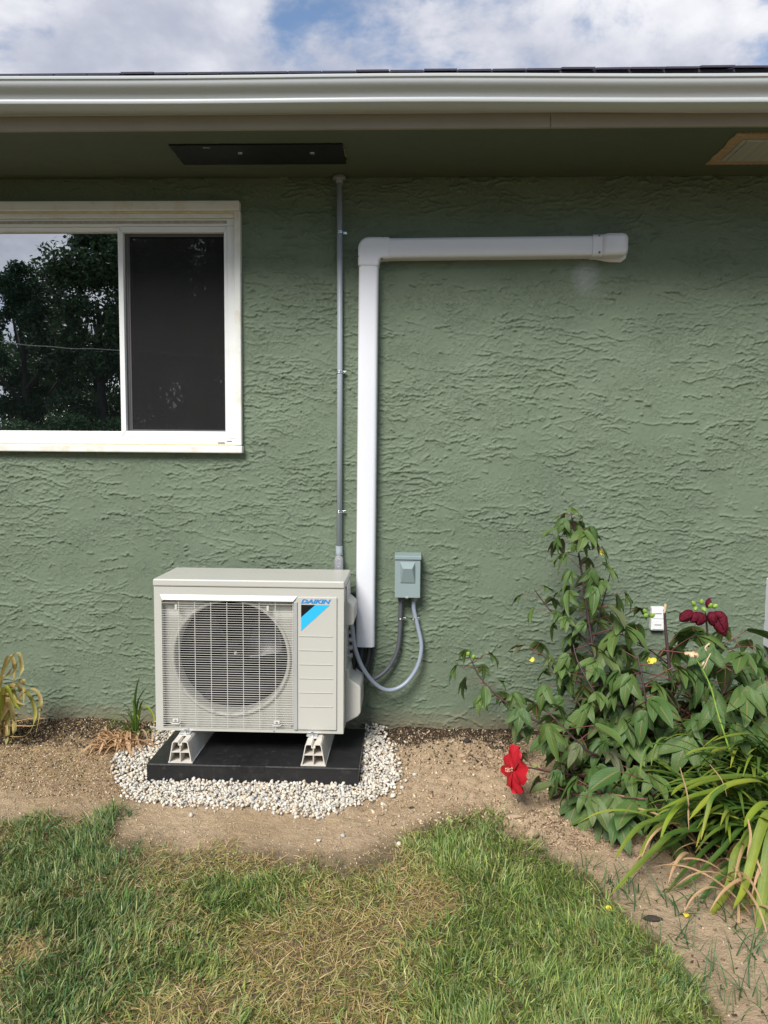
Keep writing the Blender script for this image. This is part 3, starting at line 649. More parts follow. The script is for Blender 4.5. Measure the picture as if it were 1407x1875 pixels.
# elbow
def elbow():
    x0, x1, z0, z1 = VX0-.003, VX1+.003, HZ0-.003, HZ1+.003; R = .042
    out = [(x0, 1.783)] + [(x0+R-R*cos(t), z1-R+R*sin(t)) for t in np.linspace(0, pi/2, 10)] + [(.262, z1), (.262, z0)] + [(x1+.014-.014*sin(t), z0-.014+.014*cos(t)) for t in np.linspace(0, pi/2, 5)][0:] + [(x1, 1.783)]
    m = MB(); m.prism(out, 'y', -.066, 0); o = m.build('elbow', M_PVC, lc, .012, 4); return o
elbow()
m = MB()
for (x, z) in ((VX0-.0012, 1.822), (.2335, HZ1+.001), (VX1+.012, 1.815)): m.cyl((x, -.054, z), .0028 if x < .22 or z > 1.85 else .0055, -.008, 'y', 10)
m.build('screw_hole', M_BLACKF, lc)
# end cap: collar, taper and deep rounded hood above a wall plate
m = MB(); zc = .0085; channel(m, 1.012, 1.048, HZ0-.003+zc, HZ1+.003+zc, 'x', .066, .015); o = m.build('collar', M_PVC, lc, sm=True); o.modifiers.new('es', 'EDGE_SPLIT').split_angle = R_(50)
def hood():
    secs = []
    for (x, z0, z1, d) in ((1.046, 1.822, 1.902, .066), (1.066, 1.823, 1.9055, .074), (1.118, 1.823, 1.9055, .077), (1.132, 1.826, 1.9035, .073), (1.142, 1.834, 1.897, .060), (1.146, 1.842, 1.890, .040), (1.1465, 1.844, 1.888, .0)):
        r = .018 if d > .02 else .0; ring = [(x, 0, z0)]
        ring += [(x, -d+r-r*sin(t), z0+r-r*cos(t)) for t in np.linspace(0, pi/2, 6)] + [(x, -d+r-r*cos(t), z1-r+r*sin(t)) for t in np.linspace(0, pi/2, 6)] + [(x, 0, z1)]
        secs.append(ring)
    m = MB(); k = len(secs[0]); vs = [p for s in secs for p in s]; fs = [(i*k+j, i*k+j+1, (i+1)*k+j+1, (i+1)*k+j) for i in range(len(secs)-1) for j in range(k-1)]
    m.add(vs, fs + [tuple(range(k))]); m.build('end_cap', M_PVC, lc, sm=True)
hood()
m = MB(); m.prism([(1.02, 1.824), (1.085, 1.812), (1.130, 1.811), (1.148, 1.826), (1.152, 1.86), (1.148, 1.902), (1.13, 1.909), (1.06, 1.909), (1.02, 1.9)], 'y', -.013, 0); m.build('wall_plate', M_PVC, lc, .003)
m = MB(); m.cyl((1.036, -.0655, 1.834), .004, -.002, 'y', 10); m.cyl((1.034, -.0655, 1.894), .003, -.002, 'y', 10); m.cyl((1.1475, -.012, 1.878), .003, -.003, 'y', 10); m.cyl((1.148, -.012, 1.845), .003, -.003, 'y', 10); m.build('screw_hole', M_BLACKF, lc)

# ------------------------------------------------------------------ disconnect box
dx0, dx1, dz0, dz1 = .2905, .3885, .531, .696
db = thing('disconnect_box', 'grey green electrical disconnect box mounted on the wall right of the unit', 'electrical box', (.34, 0, .53))
m = MB(); m.box(dx0+.003, dx1-.003, -.068, 0, dz0+.003, dz1-.004); m.build('enclosure', M_BOX, db, .002)
m = MB(); m.box(dx0, dx1, -.0745, -.0685, dz0, dz1-.0165); m.build('cover', M_BOX, db, .002, 3)
m = MB(); m.prism([(0.0, dz1+.003), (-.078, dz1-.001), (-.080, dz1-.003), (-.080, dz1-.0155), (-.076, dz1-.0155), (-.0755, dz1-.005), (0, dz1-.0035)], 'x', dx0-.001, dx1+.003); m.build('rain_hood', M_BOX, db, .001)
m = MB()   # raised boss with sloping sides
a = [(dx0+.020, dz1-.026), (dx1-.020, dz1-.026), (dx1-.019, dz1-.108), (dx0+.021, dz1-.108)]; b = [(dx0+.031, dz1-.047), (dx1-.031, dz1-.047), (dx1-.0205, dz1-.106), (dx0+.0225, dz1-.106)]
m.add([(p[0], -.0745, p[1]) for p in a]+[(b[0][0], -.0975, b[0][1]), (b[1][0], -.0975, b[1][1]), (b[2][0], -.0775, b[2][1]), (b[3][0], -.0775, b[3][1])],
      [(4, 5, 6, 7), (0, 1, 5, 4), (1, 2, 6, 5), (2, 3, 7, 6), (3, 0, 4, 7)]); m.build('raised_boss', M_BOX, db, .0022, 3)
m = MB(); m.box(.331, .343, -.0765, -.070, dz0-.004, dz0+.004); m.build('latch', M_ZINC, db, .001)
m = MB(); m.cyl((.316, -.038, .512), .0135, .024, n=16); m.build('connector', M_FLEXD, db, .001)
m = MB(); m.cyl((.366, -.038, .512), .0125, .022, n=8); m.build('connector', M_FITTING, db, .001)
def flex(name, pts, r, mat, label, ribs=True):
    c = crm(pts, 22); L = [0]
    for i in range(1, len(c)): L.append(L[-1]+(c[i]-c[i-1]).length)
    n = int(L[-1]/.0016); out = []; j = 0
    for i in range(n+1):
        s = L[-1]*i/n
        while j < len(c)-2 and L[j+1] < s: j += 1
        t = (s-L[j])/max(1e-6, L[j+1]-L[j]); out.append(c[j].lerp(c[j+1], t))
    rad = [r*(1+.045*sin(i*2*pi/2.6)) if ribs else r for i in range(n+1)]
    m = MB(); m.tube(out, rad, 12); o = m.build(name, mat, None, sm=True, fix=False); return tag(o, label, 'conduit')
lp = [(642, 1128, -.22), (646, 1155, -.20), (650, 1185, -.17), (664, 1222, -.13), (688, 1253, -.095), (714, 1264, -.075), (742, 1252, -.06), (764, 1222, -.05), (772, 1185, -.042), (766, 1150, -.036), (758.5, 1118, -.036), (757.5, 1098, -.038)]
flex('flexible_conduit', [at(x, y, Y) for x, y, Y in lp], .0082, M_FLEX, 'blue grey ribbed conduit looping from the unit up to the disconnect box')
lp = [(655, 1238, -.10), (670, 1245, -.075), (690, 1241, -.055), (712, 1222, -.042), (728, 1190, -.036), (733, 1150, -.034), (733.5, 1120, -.036), (734.5, 1098, -.038)]
flex('flexible_conduit', [at(x, y, Y) for x, y, Y in lp], .0085, M_FLEXD, 'dark grey conduit rising to the left side of the disconnect box')
for x, z, r in ((.3135, .4405, .0098), (.3648, .4410, .0098)): strap(db, x, z, r, 1, -.034)
ls = thing('line_set', 'black insulated pipes running from below the white cover to the unit', 'pipes', (.17, -.04, .2))
for i, (pp, r) in enumerate((((( .160, -.034, .36), (.160, -.038, .30), (.150, -.06, .25), (.128, -.12, .205), (.118, -.18, .19)), .013),
                             (((.190, -.032, .36), (.190, -.036, .29), (.170, -.055, .23), (.145, -.11, .185), (.118, -.15, .175)), .010),
                             (((.203, -.03, .36), (.206, -.032, .32), (.198, -.034, .25), (.180, -.04, .20), (.15, -.09, .17)), .0042),
                             (((.112, -.17, .47), (.122, -.16, .42), (.128, -.15, .36), (.138, -.12, .27), (.15, -.09, .21)), .005))):
    m = MB(); m.tube(crm(pp, 8), r, 10); m.build('pipe', M_RUBBER, ls, sm=True)

# ------------------------------------------------------------------ outdoor unit
UX, UY, UZ, UW, UH, UD = -.5576, -.345, .0889, .675, .55, .2656
unit = thing('condenser_unit', 'beige outdoor heat pump unit with a round fan behind a slatted grille', 'air conditioner', (UX+UW/2, UY+UD/2, UZ))
def X(a): return UX+a
def Z(h): return UZ+h
def Yb(b): return UY+b
def ubox(name, mat, boxes, bev=.0015, seg=2):
    m = MB()
    for (a0, a1, b0, b1, h0, h1) in boxes: m.box(X(a0), X(a1), Yb(b0), Yb(b1), Z(h0), Z(h1))
    return m.build(name, mat, unit, bev, seg)
GA0, GA1, GH0, GH1 = .0265, .4975, .0095, .4745         # grille opening
# casing shell
m = MB()
m.box(X(0), X(UW), Yb(.010), Yb(UD), Z(.5235), Z(.545)); m.build('inner_top', M_IVORY, unit)
ubox('side_panel', M_IVORY, [(0, .0035, .0035, UD, 0, .5232)], .001)
ubox('side_panel', M_IVORY, [(UW-.0035, UW, .0035, UD, 0, .5232)], .001)
ubox('base_pan', M_IVORY, [(.0036, UW-.0036, .004, UD, .0002, .006)], 0)
ubox('coil', M_COIL, [(.0036, UW-.0036, UD-.02, UD-.001, .007, .523)], 0)
# front: frame boxes round the opening
m = MB()
m.prism([(X(0), Z(0)), (X(UW), Z(0)), (X(UW), Z(GH0)), (X(0), Z(GH0))], 'y', Yb(0), Yb(.003))
m.box(X(0), X(GA0), Yb(0), Yb(.003), Z(GH0), Z(GH1)); m.box(X(GA1), X(UW), Yb(0), Yb(.003), Z(GH0), Z(GH1)); m.box(X(0), X(UW), Yb(0), Yb(.003), Z(GH1), Z(.5225))
me_ = m.build('front_panel', M_IVORY, unit, fix=False)
bm = bmesh.new(); bm.from_mesh(me_.data); bmesh.ops.remove_doubles(bm, verts=bm.verts, dist=1e-5); bm.to_mesh(me_.data); bm.free()
# opening reveal
ubox('grille_reveal', M_IVORY, [(GA0-.002, GA0, .0032, .026, GH0, GH1), (GA1, GA1+.002, .0032, .026, GH0, GH1), (GA0, GA1, .0032, .026, GH0-.002, GH0), (GA0, GA1, .0032, .026, GH1, GH1+.002)], 0)
# sloping bezel above the grille
m = MB()
m.add([(X(.020), Yb(-.0005), Z(.4955)), (X(.5125), Yb(-.0005), Z(.4955)), (X(.4965), Yb(-.009), Z(.4765)), (X(.0315), Yb(-.009), Z(.4765)),
       (X(.020), Yb(.002), Z(.4955)), (X(.5125), Yb(.002), Z(.4955)), (X(.4965), Yb(.002), Z(.4760)), (X(.0315), Yb(.002), Z(.4760))],
      [(0, 1, 2, 3), (3, 2, 6, 7), (0, 3, 7, 4), (1, 5, 6, 2), (4, 7, 6, 5), (0, 4, 5, 1)]); m.build('grille_bezel', M_IVORY, unit, .001)
ubox('grille_edge', M_STRIP, [(.4985, .5125, -.007, .0005, .0125, .4758)], .003, 3)
# lid
m = MB(); m.box(X(-.003), X(UW+.003), Yb(-.004), Yb(UD+.002), Z(.5235), Z(.55)); m.build('lid', M_IVORY, unit, .006, 4)
# right access panel with stepped grooves
def access():
    prof = [(.0138, -.0015)]; hs = [.1005, .1515, .2025, .2530, .3040, .3545]
    m = MB(); m.box(X(.5135), X(.6515), Yb(-.0062), Yb(0.0), Z(.0138), Z(.4935)); o = m.build('access_panel', M_IVORY, unit, .003, 3)
    for h in hs:
        m = MB(); m.add([(X(.5185), Yb(-.0064), Z(h-.004)), (X(.6375), Yb(-.0064), Z(h-.004)), (X(.6375), Yb(-.0088), Z(h-.0005)), (X(.5185), Yb(-.0088), Z(h-.0005)), (X(.5185), Yb(-.0064), Z(h+.0005)), (X(.6375), Yb(-.0064), Z(h+.0005))],
              [(0, 1, 2, 3), (3, 2, 5, 4), (0, 3, 4), (1, 5, 2), (0, 4, 5, 1)])
        m.build('panel_ridge', M_IVORY, unit, .0006)
access()
# emblem
YL = Yb(-.0066)
def flat(name, pts, mat, y=YL, th=.0004):
    m = MB(); m.prism([(X(a), Z(h)) for a, h in pts], 'y', y, y-th); return m.build(name, mat, unit)
flat('emblem_triangle', [(.5252, .4660), (.5752, .4660), (.5252, .4208)], M_BLACKP)
flat('emblem_band', [(.5752, .4660), (.6262, .4660), (.5252, .3722), (.5252, .4208)], M_CYAN)
tm = textmesh('DAIKIN', .02, .0002, .30, .0009)
place_text(tm, 'lettering', M_BLUE, unit, X(.5245), YL-.0002, Z(.4705), .106, .0155)
# shroud behind the grille with round hole and bell mouth
FA, FH, FR = .268, .2640, .2030
def shroud():
    n = 72; m = MB(); y = Yb(.028); vs = []; fs = []
    for k in range(n):
        t = 2*pi*k/n; c, s = cos(t), sin(t); vs.append((X(FA+(FR+.012)*c), y, Z(FH+(FR+.012)*s)))
        ex = 1/max(abs(c)/((GA1-FA) if c > 0 else (FA-GA0)), abs(s)/((GH1-FH) if s > 0 else (FH-GH0)), 1e-6); vs.append((X(FA+ex*c), y, Z(FH+ex*s)))
    fs = [(2*k, 2*k+1, 2*((k+1) % n)+1, 2*((k+1) % n)) for k in range(n)]; m.add(vs, fs)
    m.build('shroud', M_IVORY, unit, fix=False)
    m = MB(); vs = []; prof = [(FR+.0135, .0285), (FR+.013, .020), (FR+.009, .0165), (FR+.003, .018), (FR, .024), (FR-.002, .04), (FR-.002, .085)]
    for k in range(n):
        t = 2*pi*k/n
        for r, b in prof: vs.append((X(FA+r*cos(t)), Yb(b), Z(FH+r*sin(t))))
    q = len(prof); m.add(vs, [(k*q+j, k*q+j+1, ((k+1) % n)*q+j+1, ((k+1) % n)*q+j) for k in range(n) for j in range(q-1)]); m.build('bell_mouth', M_IVORY, unit, sm=True)
shroud()
ubox('inner_cavity', M_DARK, [(.01, .50, .16, .165, .01, .52), (.505, .51, .03, .165, .01, .52), (.005, .01, .03, .165, .01, .52)], 0)
# fan
def fan():
    m = MB(); m.cyl((X(FA), Yb(.055), Z(FH)), .045, .07, 'y', 32); m.build('fan_hub', M_FANB, unit, .008, 3)
    for k in range(3):
        m = MB(); vs = []; fs = []; nr, na = 8, 9
        for i in range(nr):
            r = .043+(.193-.043)*i/(nr-1)
            for j in range(na):
                s = j/(na-1); th = 2*pi*k/3+.35 + (s-.5)*1.25*(.75+.35*i/(nr-1)) + .25*(i/(nr-1))
                vs.append((X(FA+r*cos(th)), Yb(.055+.06*s+.01*sin(pi*s)), Z(FH+r*sin(th))))
        fs = [(i*na+j, i*na+j+1, (i+1)*na+j+1, (i+1)*na+j) for i in range(nr-1) for j in range(na-1)]; m.add(vs, fs)
        o = m.build('fan_blade', M_FANB, unit, sm=True); o.modifiers.new('sol', 'SOLIDIFY').thickness = .003
    m = MB(); m.cyl((X(FA+.010), Yb(.054), Z(FH+.008)), .007, -.008, 'y', 12, r2=.004); m.build('hub_cap', M_IVORY2, unit)
    m = MB()
    m.tube([(X(.06), Yb(.13), Z(FH)), (X(.49), Yb(.13), Z(FH))], .006, 6); m.build('motor_bracket', M_FANB, unit)
fan()
# grille bars
def barmesh(length, w=.0015, d=.0030):
    me = bpy.data.meshes.new('grille_bar'); h = w/2
    prof = [(-.004, -h*.55), (-.0048, 0), (-.004, h*.55), (-.002, h), (d-.004, h*.6), (d-.004, -h*.6), (-.002, -h)]
    k = len(prof); vs = [(x, p[0], p[1]) for x in (0, length) for p in prof]
    me.from_pydata(vs, [], [tuple(range(k)), tuple(range(2*k-1, k-1, -1))]+[(i, (i+1) % k, (i+1) % k+k, i+k) for i in range(k)]); me.materials.append(M_IVORY2); return me
NB = 56; pitch = (GH1-.002-(GH0+.003))/(NB-1); full = barmesh(GA1-GA0-.0006); short1 = barmesh(.325); bowed = None
for i in range(NB):
    h = GH0+.003+i*pitch
    if i == NB-3 or i == NB-4:      # label windows in both upper corners
        link('grille_bar', short1, unit, Vector((X(.0775), Yb(.003), Z(h)))-unit.location); continue
    link('grille_bar', full, unit, Vector((X(GA0+.0003), Yb(.003), Z(h)))-unit.location)
rib = bpy.data.meshes.new('grille_rib'); hh = GH1-GH0-.0006
mbx = MB(); mbx.box(-.0010, .0010, -.0009, .0025, 0, hh); rib.from_pydata(mbx.v, [], mbx.f); rib.materials.append(M_IVORY2)
for k in range(8):
    link('grille_rib', rib, unit, Vector((X(.0305+.0575*(k+1)-.0005 if k < 7 else GA1-.0025), Yb(.0012), Z(GH0+.0003)))-unit.location)
for a in (.0745, .402): ubox('grille_clip', M_IVORY2, [(a, a+.008, -.0025, .010, GH1-.0345, GH1-.0165)], .001)
for a in (.072, .437):
    ubox('grille_tab', M_IVORY2, [(a-.011, a+.011, -.0035, .008, .030, .044)], .002)
    m = MB(); m.tube([(X(a-.019), Yb(-.002), Z(.0325)), (X(a-.012), Yb(-.003), Z(.0255)), (X(a+.012), Yb(-.003), Z(.0255)), (X(a+.019), Yb(-.002), Z(.0325))], .0016, 6); m.build('grille_tab_rib', M_IVORY2, unit)
    m = MB(); m.cyl((X(a), Yb(-.0035), Z(.038)), .004, -.0015, 'y', 10); m.build('screw', M_FITTING, unit)
for a in (.118, .427):
    m = MB(); m.cyl((X(a), Yb(-.0001), Z(.0055)), .003, -.0014, 'y', 10); m.build('screw', M_FITTING, unit)
# right side: upper valve cover and lower cover, extruded in depth
def side_cover(name, prof, b0, b1, slope=0):
    m = MB(); m.prism([(X(UW)+a, Z(h)) for a, h in prof], 'y', Yb(b0), Yb(b1)); return m.build(name, M_IVORY, unit, .005, 3)
side_cover('upper_side_cover', [(-.001, .518), (.004, .516), (.006, .462), (.030, .441), (.030, .385), (.024, .3755), (-.001, .373)], .085, .235)
side_cover('lower_side_cover', [(-.001, .212), (.012, .208), (.0135, .175), (.052, .148), (.056, .140), (.056, .048), (.046, .034), (-.001, .008)], .085, .262)
side_cover('valve_plate', [(-.001, .3725), (.003, .372), (.003, .2125), (-.001, .212)], .06, .24)
m = MB()
for h in (.245, .275, .305, .335): m.cyl((X(UW)+.002, Yb(.15), Z(h)), .009, .018, 'x', 12)
m.build('service_valve', M_FITTING, unit, .001)
for b, h in ((.075, .513), (.20, .530)):
    m = MB(); m.cyl((X(UW)+.0005, Yb(b), Z(h)), .0045, .0035, 'x', 12); m.build('screw', M_FITTING, unit)
for (px, py) in ((.11, 0), (.565, 0)):                  # feet and bolts on the rails
    for b in (-.010, .235):
        m = MB(); m.box(X(px)-.020, X(px)+.020, Yb(b)-.012, Yb(b)+.020, Z(-.0045), Z(-.0015)); m.build('mounting_foot', M_ZINC, unit, .001)
        m = MB(); m.cyl((X(px), Yb(b)-.002, Z(-.0095)), .009, .005, n=6); m.cyl((X(px), Yb(b)-.002, Z(-.0098)), .0125, .0014, n=16); m.cyl((X(px), Yb(b)-.002, Z(-.006)), .0045, .014, n=10); m.build('bolt', M_ZINC, unit)
# ------------------------------------------------------------------ support rails
RZ0, RZ1 = .0022, .0795
def rail(cx0, cx1, yaw_, label):
    """hollow trapezoid section with four cells"""
    bx = (cx0+cx1)/2; hw = (cx1-cx0)/2; tw = hw*.66; H = RZ1-RZ0; t = .003; Y0_, Y1_ = -.425, -.075
    rl = thing('support_rail', label, 'rail', (bx, -.25, RZ0), 'plastic rails under the unit')
    def xo(z): return hw-(hw-tw)*((z)/H)**1.0
    m = MB()
    m.prism([(bx-hw-.002, RZ0), (bx+hw+.002, RZ0), (bx+hw+.002, RZ0+t), (bx-hw-.002, RZ0+t)], 'y', Y0_, Y1_)
    for s in (-1, 1):
        m.prism([(bx+s*xo(t), RZ0+t), (bx+s*xo(H*.93), RZ0+H*.93), (bx+s*(xo(H)-.003), RZ0+H), (bx+s*(xo(H)-.0045), RZ0+H-t), (bx+s*(xo(H*.9)-t), RZ0+H*.9), (bx+s*(xo(t)-t), RZ0+t)], 'y', Y0_, Y1_)
        m.prism([(bx+s*.007, RZ0+H-t), (bx+s*(xo(H)-.0045), RZ0+H-t), (bx+s*(xo(H)-.003), RZ0+H), (bx+s*.007, RZ0+H)], 'y', Y0_, Y1_)
        m.prism([(bx+s*.0045, RZ0+H-.011), (bx+s*.007, RZ0+H-.011), (bx+s*.007, RZ0+H-t-.0001), (bx+s*.0045, RZ0+H-t-.0001)], 'y', Y0_, Y1_)
        m.prism([(bx+s*.0015, RZ0+H*.5-.0013), (bx+s*(xo(H*.5)-t), RZ0+H*.5-.0013), (bx+s*(xo(H*.5)-t), RZ0+H*.5+.0013), (bx+s*.0015, RZ0+H*.5+.0013)], 'y', Y0_+.001, Y1_)
    m.prism([(bx-.007, RZ0+H-.014), (bx+.007, RZ0+H-.014), (bx+.007, RZ0+H-.0112), (bx-.007, RZ0+H-.0112)], 'y', Y0_, Y1_)
    m.prism([(bx-.0014, RZ0+t), (bx+.0014, RZ0+t), (bx+.0014, RZ0+H-.0141), (bx-.0014, RZ0+H-.0141)], 'y', Y0_+.0005, Y1_)
    m.build('rail_body', M_RAIL, rl)
    m = MB(); m.box(bx-tw+.004, bx+tw-.004, -.372, -.335, RZ1+.0003, RZ1+.0022); m.build('washer_plate', M_RAIL, rl, .0005)
    m = MB(); m.cyl((bx, -.356, RZ1+.0023), .011, .003, n=6); m.build('nut', M_ZINC, rl)
rail(-.488, -.406, 0, 'off white hollow plastic rail under the left end of the unit')
rail(-.022, .062, 0, 'off white hollow plastic rail under the right end of the unit')
# ------------------------------------------------------------------ pad
pad = thing('equipment_pad', 'black plastic slab under the rails, sunk in white pebbles', 'pad', (-.19, -.25, -.06))
px0, px1, py0, py1, pz = -.5625, .1795, -.4365, -.055, .0018
m = MB(); m.box(px0, px1, py0, py1, -.075, pz)
o = m.build('slab', M_PAD, pad, .003, 3)
c0, c1 = at(440, 1398, -.437).x, at(485, 1398, -.437).x
m = MB(); m.box(c0, c1, py0-.0022, py0+.004, pz-.020, pz-.0005)
for i in range(12): m.box(c0+.003+i*(c1-c0-.006)/11-.0009, c0+.003+i*(c1-c0-.006)/11+.0009, py0-.0032, py0-.0022, pz-.018, pz-.003)
m.build('grip_tab', M_PAD, pad, .0006)
m = MB(); m.box(px0+.004, c0-.003, py0-.0018, py0+.002, pz-.0062, pz-.0022); m.box(c1+.003, px1-.004, py0-.0018, py0+.002, pz-.0062, pz-.0022); m.build('edge_lip', M_PAD, pad, .001)

# ------------------------------------------------------------------ wall fixtures right
m = MB(); oc = thing('outlet_cover', 'small white outlet cover on the wall behind the right bush', 'outlet', (1.312, 0, .41))
m.box(1.287, 1.337, -.028, 0, .408, .500); m.build('cover', M_WINFR, oc, .003)
m = MB(); m.box(1.291, 1.333, -.0305, -.0282, .455, .494); m.box(1.291, 1.333, -.0305, -.0282, .413, .450); m.build('flap', M_WINFR, oc, .001)
m = MB(); m.box(1.299, 1.325, -.0312, -.0306, .474, .4765); m.box(1.299, 1.325, -.0312, -.0306, .430, .4325); m.build('slot', M_BLACKF, oc)
ub = thing('utility_box', 'white box on the wall at the right edge of the view, above the leaves', 'box', (1.82, 0, .35))
m = MB(); m.box(1.728, 1.93, -.07, 0, .350, .618); m.build('housing', M_PVC, ub, .004); m = MB(); m.box(1.742, 1.918, -.074, -.0705, .365, .603); m.build('lid', M_PVC, ub, .002)
def rock(name, c, s, mat, label, cat, seed, parent=None):
    bm = bmesh.new(); bmesh.ops.create_icosphere(bm, subdivisions=3, radius=1); rr = random.Random(seed)
    d = [Vector((rr.uniform(-1, 1), rr.uniform(-1, 1), rr.uniform(-1, 1))).normalized() for _ in range(14)]; w_ = [rr.uniform(.72, .95) for _ in d]
    for v in bm.verts:
        p = v.co.copy()
        for dd, ww in zip(d, w_):
            k = p.dot(dd)
            if k > ww: p -= dd*(k-ww)*.85
        v.co = Vector((p.x*s[0], p.y*s[1], p.z*s[2]))
    me = bpy.data.meshes.new(name); bm.to_mesh(me); bm.free(); me.materials.append(mat); smooth(me); o = link(name, me, None, c); return tag(o, label, cat)
M_TANROCK = simple('tan sandstone', (.42, .32, .23), .85, var=.2, scale=14, bump=.004, bscale=60)
p = at(1352, 1262, -.12); rock('landscape_rock', (1.78, -.13, .10), (.13, .09, .14), M_TANROCK, 'tan rock standing against the wall behind the far right leaves', 'rock', 3)

# ------------------------------------------------------------------ pebbles, litter
def pebble_variants(n, sub=1):
    out = []
    for k in range(n):
        bm = bmesh.new(); bmesh.ops.create_icosphere(bm, subdivisions=sub, radius=1); rr = random.Random(100+k)
        e = (1, rr.uniform(.68, .9), rr.uniform(.5, .75))
        for v in bm.verts:
            f = 1+rr.uniform(-.34, .16); v.co = Vector((v.co.x*e[0]*f, v.co.y*e[1]*f, v.co.z*e[2]*f))
        bm.verts.ensure_lookup_table(); out.append((np.array([v.co[:] for v in bm.verts]), np.array([[v.index for v in f.verts] for f in bm.faces]))); bm.free()
    return out
PV = pebble_variants(8, 2); PV1 = pebble_variants(8, 1)
def rotm(ax, ay, az):
    return np.array(Euler((ax, ay, az)).to_matrix())
def scatter(name, pts, sizes, cols, variants, mat, flatten=1.0, tilt=.6):
    Vs, Fs, Cs = [], [], []; b = 0
    for i, (x, y, z) in enumerate(pts):
        v, f = variants[i % len(variants)]; Rm = rotm(random.gauss(0, tilt), random.gauss(0, tilt), random.uniform(0, 6.28))
        w = (v*[1, 1, flatten]) @ Rm.T*sizes[i] + [x, y, z]; Vs.append(w); Fs.append(f+b); Cs.append(np.tile(cols[i], (len(v), 1))); b += len(v)
    me = np_mesh(name, np.concatenate(Vs), np.concatenate(Fs), np.concatenate(Cs), [mat], sm=True); return link(name, me)
def pebcol(n):
    base = np.array([[.62, .58, .49], [.55, .52, .46], [.66, .60, .48], [.60, .49, .36], [.46, .45, .42], [.70, .66, .57], [.64, .58, .49]])
    return base[rng.integers(0, 7, n)]*rng.uniform(.74, 1.16, (n, 1))
# outline of the gravel bed (pixels on the ground)
GPX = [(212, 1402), (216, 1428), (230, 1450), (265, 1466), (330, 1470), (410, 1475), (470, 1478), (540, 1488), (590, 1490), (630, 1480), (680, 1458), (708, 1452), (730, 1436), (727, 1410), (708, 1378), (694, 1352), (660, 1345), (305, 1348), (270, 1364), (240, 1380), (216, 1394)]
GP = [at(x, y, None, -.062) for x, y in GPX]; GPs = [(p.x, p.y) for p in GP]
def inside(x, y, poly):
    c = False; n = len(poly)
    for i in range(n):
        x1, y1 = poly[i]; x2, y2 = poly[(i+1) % n]
        if (y1 > y) != (y2 > y) and x < (x2-x1)*(y-y1)/(y2-y1)+x1: c = not c
    return c
def gravel():
    pts, siz = [], []; step = .0108
    for layer in range(3):
        for x in np.arange(-.80, .42, step):
            for y in np.arange(-.72, .02, step):
                xx = x+random.uniform(-.5, .5)*step + layer*.005; yy = y+random.uniform(-.5, .5)*step
                if -.548 < xx < .165 and -.42 < yy < -.03: continue
                if not inside(xx+random.gauss(0, .014), yy+random.gauss(0, .014), GPs): continue
                if px0+.0 < xx < px1 and yy > py0: continue
                if layer and random.random() < .35*layer: continue
                s = random.uniform(.0042, .0092)*(1.35 if random.random() < .12 else 1)
                hb = .007*min(1, max(0, (.62+min(0, yy))*4))
                pts.append((xx, yy, gz1(xx, yy)+.003+hb+layer*.005)); siz.append(s)
    o = scatter('pebble_gravel', pts, siz, pebcol(len(pts)), PV1, M_PEBBLE)
    tag(o, 'pale river pebbles heaped round the black slab', 'gravel', kind='stuff'); return len(pts)
ng = gravel(); print('pebbles', ng)
PEB = [bpy.data.meshes.new('pebble') for _ in range(4)]
for i, me in enumerate(PEB):
    v, f = PV[i]; me.from_pydata([tuple(a) for a in v], [], [tuple(int(j) for j in b) for b in f]); smooth(me)
    a = me.color_attributes.new('Col', 'FLOAT_COLOR', 'POINT'); c = pebcol(1)[0]
    for d in a.data: d.color = (*c, 1)
    me.materials.append(M_PEBBLE)
stray = [(736, 1453, .0125, 'loose white pebble lying on bare soil right of the gravel bed'), (702, 1473, .0125, 'largest stray pebble, just below the right end of the gravel'), (686, 1462, .011, 'flat stray pebble tucked at the lower right of the gravel'),
         (720, 1462, .0125, 'grey stray pebble between two others at the right of the gravel'), (760, 1432, .010, 'lone small pebble on the sand to the right of the pad'), (730, 1544, .0115, 'lone white pebble on the sand close to the grass right of centre'),
         (628, 1529, .0105, 'pale pebble on the sand below the middle of the gravel'), (584, 1536, .008, 'small pebble beside the pale one below the gravel'), (350, 1493, .010, 'stray pebble just off the lower left of the gravel'), (742, 1383, .008, 'tiny pebble on soil beside the pad, nearest the wall'),
         (250, 1420, .0095, 'greyish pebble at the left tip of the gravel bed')]
for i, (x, y, s, lab) in enumerate(stray):
    p = at(x, y, None, -.07); o = link('pebble', PEB[i % 4], None, (p.x, p.y, gz1(p.x, p.y)+s*.45)); o.scale = (s, s, s); o.rotation_euler = (random.uniform(-.3, .3), random.uniform(-.3, .3), random.uniform(0, 6)); tag(o, lab, 'pebble', 'stray pebbles on the soil')
